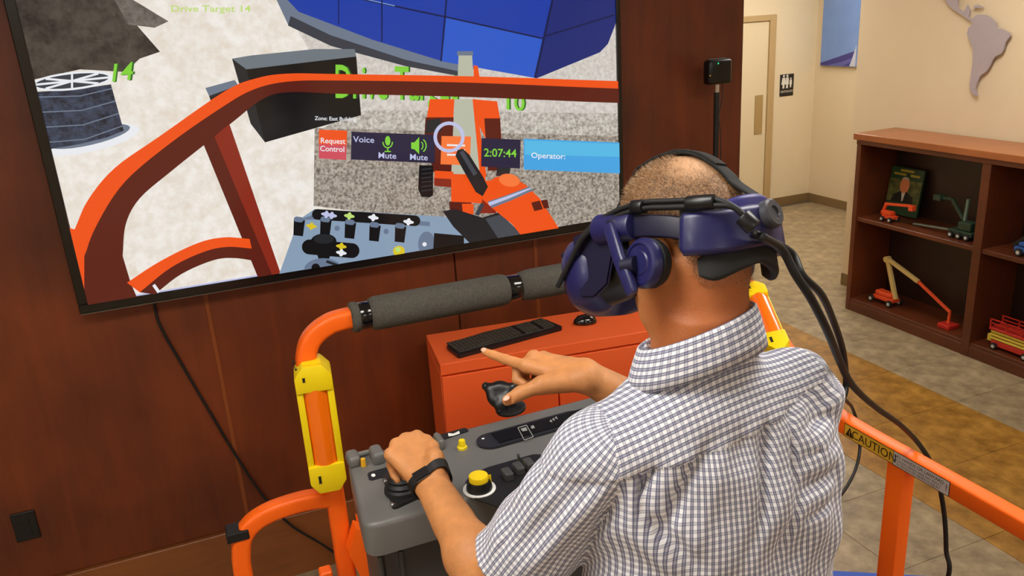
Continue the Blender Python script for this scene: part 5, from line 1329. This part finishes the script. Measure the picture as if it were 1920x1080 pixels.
# tanned neck with the shade of hair and cradle painted in, darker and redder
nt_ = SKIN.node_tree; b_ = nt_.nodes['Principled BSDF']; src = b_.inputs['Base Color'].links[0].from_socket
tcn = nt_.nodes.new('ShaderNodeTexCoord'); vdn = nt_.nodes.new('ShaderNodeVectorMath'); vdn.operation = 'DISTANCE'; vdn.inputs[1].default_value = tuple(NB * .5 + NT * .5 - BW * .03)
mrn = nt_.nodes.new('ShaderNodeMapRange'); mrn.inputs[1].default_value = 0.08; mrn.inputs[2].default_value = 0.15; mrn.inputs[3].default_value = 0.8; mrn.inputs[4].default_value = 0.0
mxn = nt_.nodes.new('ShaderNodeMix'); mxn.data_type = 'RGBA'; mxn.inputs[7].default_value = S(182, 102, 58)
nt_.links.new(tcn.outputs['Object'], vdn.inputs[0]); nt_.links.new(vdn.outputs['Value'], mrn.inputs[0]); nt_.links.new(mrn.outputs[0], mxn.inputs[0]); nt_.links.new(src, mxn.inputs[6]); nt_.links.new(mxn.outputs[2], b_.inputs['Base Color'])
# finger nails
for FGs in ((FRh[0][2], FRh[0][3], R_mi, 0.0074), (TR[2], TR[3], None, 0.0108)):
    a, b, _, r = FGs; d_ = (b - a) / np.linalg.norm(b - a); vw = (CAM - b); vw -= d_ * (vw @ d_); vw /= np.linalg.norm(vw); n_ = vw * .75 + np.array([0, 0, .65]); n_ -= d_ * (n_ @ d_); n_ /= np.linalg.norm(n_)
    R_ = np.array([d_, np.cross(n_, d_), n_]).T; bm = bmesh.new(); bmesh.ops.create_uvsphere(bm, u_segments=14, v_segments=8, radius=1)
    for v in bm.verts: v.co = b + d_ * r * .1 + n_ * (r - .0012) + R_ @ (np.array(v.co) * np.array([.0068, .0052, .0016]))
    from_bm('nail', bm, mat('nail', S(232, 172, 144), 0.3), man, True)
# black wrist band
fx = (WRL - ELL) / np.linalg.norm(WRL - ELL); wc = WRL - fx * 0.004
lat = L_in - L_pi; lat -= fx * (lat @ fx); lat /= np.linalg.norm(lat); nrm_ = np.cross(fx, lat)
bm = bmesh.new(); n = 48; rg = []
def armr(w_):
    T_ = [lat * math.cos(2 * math.pi * i / n) + nrm_ * math.sin(2 * math.pi * i / n) for i in range(n)]; rs_ = np.linspace(0.015, 0.06, 91)
    out = []
    for u_ in T_:
        v_ = body((wc + fx * w_ + u_ * rs_[:, None]).astype(F32)); k_ = np.argmax(v_ > 0); out.append(rs_[k_] + 0.0026)
    return T_, out
for w_, gr in ((-.0095, 0), (-.0095, .0034), (.0095, .0034), (.0095, 0)):
    T_, ra_ = armr(w_); rg.append([bm.verts.new(wc + fx * w_ + T_[i] * (ra_[i] + gr)) for i in range(n)])
for k in range(4):
    a, b = rg[k], rg[(k + 1) % 4]
    for i in range(n): bm.faces.new((a[i], a[(i + 1) % n], b[(i + 1) % n], b[i]))
bmesh.ops.recalc_face_normals(bm, faces=bm.faces)
wb = tag(empty('wristband', tuple(wc)), "black rubber fitness band on the man's left wrist", 'wristband')
from_bm('strap', bm, RUBBER, wb, True, 40)
vw = CAM - wc; vw -= fx * (vw @ fx); vw /= np.linalg.norm(vw); sd_ = np.cross(fx, vw)
fr_ = next(r_ for r_ in np.linspace(.015, .06, 91) if body(np.array([wc + vw * r_ - sd_ * .008], F32))[0] > 0)
bm = bmesh.new(); box(bm, wc + vw * (fr_ + .0062) - sd_ * .008, (0.017, 0.026, 0.005), np.array([fx, sd_, vw]).T, 0.002, 2); from_bm('tracker_face', bm, mat('band_gloss', S(30, 30, 32), 0.2), wb)

# ------------------------------------------------------------------ virtual reality headset on the head
vr = tag(empty('vr_headset', tuple(hp(0.0, 0, 0.0))), "navy blue virtual reality headset with earphones on the man's head", 'headset')
def H(pts): return [hp(*p) for p in pts]
def hbox(name, c, s, m, parent, bev=0.01, seg=4, R=None, smooth=True):
    bm = bmesh.new(); R0 = HF if R is None else HF @ np.array(R); box(bm, hp(*c), s, R0, bev, seg); return from_bm(name, bm, m, parent, smooth, 35)
def rot(ax, deg): return np.array(Matrix.Rotation(math.radians(deg), 3, ax))
# visor: rounded front shell from an outline seen from the front, tapering towards the face
def shell(name, lv, m, parent, n=56, e=3.2):
    bm = bmesh.new(); rings = []
    for x, a, b, cz_ in lv:
        r = []
        for i in range(n):
            t = 2 * math.pi * i / n; c, s = math.cos(t), math.sin(t)
            k = (abs(c) ** e + abs(s) ** e) ** (-1 / e); yy, zz = a * k * c, b * k * s
            if zz < 0: yy *= 1 - 0.18 * (zz / b) ** 2                         # narrower at the bottom
            notch = 0.028 * math.exp(-(yy / 0.022) ** 2) if zz < 0 and x < 0.15 else 0  # room for the nose
            r.append(bm.verts.new(hp(x - 0.020 * (yy / 0.1) ** 2, yy, cz_ + zz + notch)))
        rings.append(r)
    for a, b in zip(rings, rings[1:]):
        for i in range(n): bm.faces.new((a[i], a[(i + 1) % n], b[(i + 1) % n], b[i]))
    bm.faces.new(rings[0][::-1]); bm.faces.new(rings[-1])
    bmesh.ops.recalc_face_normals(bm, faces=bm.faces)
    return from_bm(name, bm, m, parent, True, 50)
vis = shell('visor', [(0.132, 0.086, 0.058, -0.016), (0.142, 0.094, 0.065, -0.016), (0.165, 0.097, 0.067, -0.017), (0.188, 0.095, 0.065, -0.017), (0.203, 0.086, 0.056, -0.017), (0.211, 0.070, 0.042, -0.017), (0.213, 0.04, 0.02, -0.017)], NAVY, vr)
shell('face_gasket', [(0.066, 0.070, 0.052, -0.010), (0.080, 0.078, 0.055, -0.012), (0.105, 0.083, 0.058, -0.014), (0.136, 0.088, 0.060, -0.016)], BLACK, vr)
for y_, z_ in ((0.078, 0.020), (0.060, -0.055), (-0.078, 0.020), (-0.060, -0.055), (0.088, -0.02), (-0.088, -0.02), (0.03, 0.035), (-0.03, 0.035)):
    bm = bmesh.new(); x_ = 0.206 - 0.03 * (abs(y_) / 0.09) ** 3; cyl(bm, hp(x_ - 0.01, y_, z_), hp(x_ + 0.001, y_ * 1.02, z_), 0.006, 0.005, n=14); from_bm('sensor_window', bm, NAVYD, vis, True, 50)
for s in (-1, 1):
    bm = bmesh.new(); cyl(bm, hp(0.2, s * .032, -0.018), hp(0.2145, s * .032, -0.018), 0.013, 0.012, n=20); from_bm('camera', bm, GLOSSB, vis, True, 40)
# side plates between visor and hinge
for s in (1, -1):
    nm = 'side'
    bm = bmesh.new(); prism(bm, H([(0.150, s * .085, 0.042), (0.075, s * .086, 0.050), (0.062, s * .086, 0.012), (0.088, s * .086, -0.045), (0.120, s * .085, -0.060), (0.150, s * .085, -0.055)]), HF[:, 1] * s * 0.008)
    bmesh.ops.bevel(bm, geom=list(bm.edges), offset=0.003, segments=2, affect='EDGES', clamp_overlap=True); from_bm('side_plate', bm, NAVYD, vr, True, 35)
    bm = bmesh.new(); cyl(bm, hp(0.092, s * .088, 0.040), hp(0.018, s * .092, 0.030), 0.0245, 0.021, n=26, bev=0.004); hg = from_bm('hinge', bm, NAVY, vr, True, 40)
    bm = bmesh.new(); cyl(bm, hp(0.050, s * .100, 0.034), hp(0.050, s * .112, 0.034), 0.013, n=20, bev=0.002); from_bm('hinge_pin', bm, NAVYD, hg, True, 40)
    # flexible band to the rear cradle
    pth = catmull(H([(0.030, s * .093, 0.031), (0.0, s * .094, 0.025), (-0.035, s * .091, 0.016), (-0.068, s * .084, 0.004), (-0.085, s * .078, -0.002)]), 6)
    bm = bmesh.new(); sweep(bm, pth, rrect(0.007, 0.032, 0.003, 3), up=HF[:, 2]); from_bm('side_band', bm, NAVYD, vr, True, 40)
    # earphone on its drop arm
    ear = np.array([0.0, s * 0.104, -0.030])
    a0, a1 = np.array([0.050, s * .112, 0.032]), np.array([0.014, s * .126, -0.066])
    bm = bmesh.new(); sweep(bm, H([a0 + (a0 - a1) * .06, a0, a0 * .5 + a1 * .5 + np.array([0, s * .003, 0]), a1, a1 + (a1 - a0) * .05]), rrect(0.022, 0.013, 0.006, 4), up=HF[:, 1], scale=[.75, 1, 1, 1, .75]); arm_ = from_bm('earphone_arm', bm, NAVY, vr, True, 40)
    bm = bmesh.new(); cyl(bm, hp(*(a1 * .62 + a0 * .38)), hp(0.006, s * .118, -0.030), 0.012, n=16); from_bm('earphone_joint', bm, NAVYD, arm_, True, 40)
    axl = HF @ np.array([0.16, s * 1.0, 0.05])
    bm = bmesh.new(); lathe(bm, [(0.024, -0.020), (0.033, -0.019), (0.036, -0.012), (0.036, -0.005), (0.033, -0.002)], hp(*ear), axl, 36); from_bm('ear_cushion', bm, BLACKM, vr, True, 40)
    bm = bmesh.new(); lathe(bm, [(0.034, -0.003), (0.0365, 0.0), (0.0365, 0.007), (0.033, 0.012), (0.028, 0.0135), (0.0265, 0.0115), (0.018, 0.0115), (0.016, 0.013)], hp(*ear), axl, 36); from_bm('earphone', bm, NAVY, vr, True, 35)
# rear cradle wrapped round the back of the head
cr_p = [(-0.062, .094, -0.002), (-0.086, .088, -0.006), (-0.108, .068, -0.008), (-0.122, .036, -0.004), (-0.127, 0, 0.0)]
cr_p = cr_p + [(x, -y, z) for x, y, z in cr_p[-2::-1]]
pth = catmull(H(cr_p), 6); nP = len(pth)
bm = bmesh.new(); sweep(bm, pth, rrect(0.020, 0.060, 0.009, 4), up=HF[:, 2], scale=[0.80 if i in (0, nP - 1) else 1.0 for i in range(nP)]); from_bm('rear_cradle', bm, NAVY, vr, True, 45)
top_p = [(-0.100, .052, 0.020), (-0.119, .030, 0.027), (-0.125, 0, 0.030), (-0.119, -.030, 0.027), (-0.100, -.052, 0.020)]
bm = bmesh.new(); sweep(bm, catmull(H(top_p), 6), rrect(0.016, 0.030, 0.007, 4), up=HF[:, 2]); from_bm('cradle_rim', bm, mat('navy_light', S(50, 48, 112), 0.4), vr, True, 45)
pd = [(x * .90, y * .90, z + 0.010) for x, y, z in cr_p]
bm = bmesh.new(); sweep(bm, catmull(H(pd), 5), rrect(0.016, 0.062, 0.007, 4), up=HF[:, 2]); from_bm('rear_pad', bm, PADG, vr, True, 45)
lo_p = [(-0.070, .080, -0.050), (-0.088, .070, -0.050), (-0.108, .045, -0.040), (-0.116, 0, -0.030), (-0.108, -.045, -0.040), (-0.088, -.070, -0.050), (-0.070, -.080, -0.050)]
bm = bmesh.new(); sweep(bm, catmull(H(lo_p), 5), rrect(0.014, 0.044, 0.0065, 4), up=HF[:, 2], scale=[min(1, .55 + .1 * min(i, 30 - i)) for i in range(31)]); from_bm('nape_pad', bm, BLACKM, vr, True, 45)
bm = bmesh.new(); lathe(bm, [(0.021, 0), (0.021, 0.012), (0.018, 0.015), (0.010, 0.015), (0.009, 0.012)], hp(-0.134, -0.006, 0.012), HF @ np.array([-1, 0, 0.1]), 26); from_bm('fit_dial', bm, mat('dial_grey', S(66, 66, 72), 0.4), vr, True, 40)
# top strap
def scalp(x0, z0, ang, off):
    """point just above the hair in the middle plane of the head"""
    lo_, hi_ = 0.03, 0.2
    for _ in range(30):
        r_ = (lo_ + hi_) / 2; q_ = hp(x0 + r_ * math.cos(ang), 0, z0 + r_ * math.sin(ang))
        if head(np.array([q_], F32))[0] < 0: lo_ = r_
        else: hi_ = r_
    return hp(x0 + (lo_ + off) * math.cos(ang), 0, z0 + (lo_ + off) * math.sin(ang))
ts = [hp(0.142, 0, 0.046), hp(0.120, 0, 0.080)] + [scalp(0.0, 0.03, math.radians(a), 0.0065 + max(0, 95 - a) * .00022) for a in range(55, 160, 8)] + [hp(-0.128, 0, 0.040)]
bm = bmesh.new(); sweep(bm, catmull(ts, 4), rrect(0.0045, 0.031, 0.002, 2), up=HF[:, 1]); from_bm('top_strap', bm, mat('strap_black', S(22, 22, 23), 0.85, bump=0.3, bscale=900), vr, True, 45)
ts2 = [scalp(0.0, 0.03, math.radians(a), 0.0100) for a in range(82, 142, 8)]
bm = bmesh.new(); sweep(bm, catmull(ts2, 4), rrect(0.004, 0.028, 0.002, 2), up=HF[:, 1]); from_bm('strap_pad', bm, mat('strap_fuzz', S(42, 40, 38), 0.95, bump=0.8, bscale=700), vr, True, 45)
# cable along the left side with its clips
for dz, dy in ((0.0, 0.0), (-0.009, 0.003)):
    bm = bmesh.new(); sweep(bm, catmull(H([(0.190, .098, -0.030), (0.150, .101, 0.005), (0.110, .101 + dy, 0.040 + dz * .5), (0.060, .100 + dy, 0.056 + dz), (0.0, .100 + dy, 0.058 + dz), (-0.055, .098 + dy, 0.047 + dz), (-0.095, .096 + dy, 0.038 + dz), (-0.118, .090 + dy, 0.034 + dz), (-0.142, .080, 0.016), (-0.156, .066, -0.012)]), 6), circ(0.0042, 10)); from_bm('side_cable', bm, RUBBER, vr, True, 60)
for a, b, r in (((0.012, .101, 0.055), (-0.010, .101, 0.051), 0.0105), ((-0.080, .098, 0.037), (-0.120, .090, 0.030), 0.0105), ((-0.147, .075, 0.004), (-0.157, .067, -0.014), 0.012)):
    bm = bmesh.new(); cyl(bm, hp(*a), hp(*b), r, n=18, bev=0.002); from_bm('cable_clip', bm, BLACK, vr, True, 40)

# ------------------------------------------------------------------ cables trailing from the headset
c0 = hp(-0.1625, .0625, -0.026)
def path(pts): return [atd(*p) for p in pts]
cable('headset_cable', [c0] + path([(1466, 468, 1.115), (1492, 515, 1.125), (1522, 562, 1.145), (1552, 622, 1.20), (1574, 676, 1.30), (1598, 722, 1.42), (1640, 762, 1.60), (1692, 800, 1.82), (1730, 842, 1.98), (1756, 892, 2.06), (1770, 960, 2.10), (1774, 1030, 2.12), (1772, 1100, 2.15)]) + [np.array([1.72, 1.42, 0.3]), np.array([1.78, 1.3, 0.012]), np.array([1.95, 0.6, 0.012])], 0.0062, 'thick black headset cable draped over the caution rail to the floor')
cable('headset_cable', [c0 + np.array([0.016, .034, -0.006])] + path([(1482, 472, 1.165), (1505, 516, 1.15), (1540, 552, 1.19), (1562, 600, 1.27), (1580, 655, 1.37), (1586, 705, 1.45), (1584, 738, 1.45), (1574, 752, 1.42), (1562, 752, 1.40)]) + [np.array([0.96, 1.10, 1.62])], 0.0055, "black headset cable ending behind the man's right shoulder")
cable('sensor_lead', path([(1560, 748, 1.44), (1580, 748, 1.72), (1590, 755, 1.98), (1599, 767, 2.18), (1609, 800, 2.27), (1612, 845, 2.29), (1600, 890, 2.22), (1570, 936, 2.10), (1526, 970, 1.95), (1517, 1010, 1.90), (1516, 1090, 1.90)]) + [np.array([1.3, 1.25, 0.7]), np.array([1.3, 1.2, FLOORZ + 0.12]), np.array([1.31, 1.08, FLOORZ + 0.03]), np.array([1.32, 0.9, FLOORZ + 0.014]), np.array([1.35, 0.6, FLOORZ + 0.014])], 0.0045, 'thin black cable hanging in a loop under the caution rail')
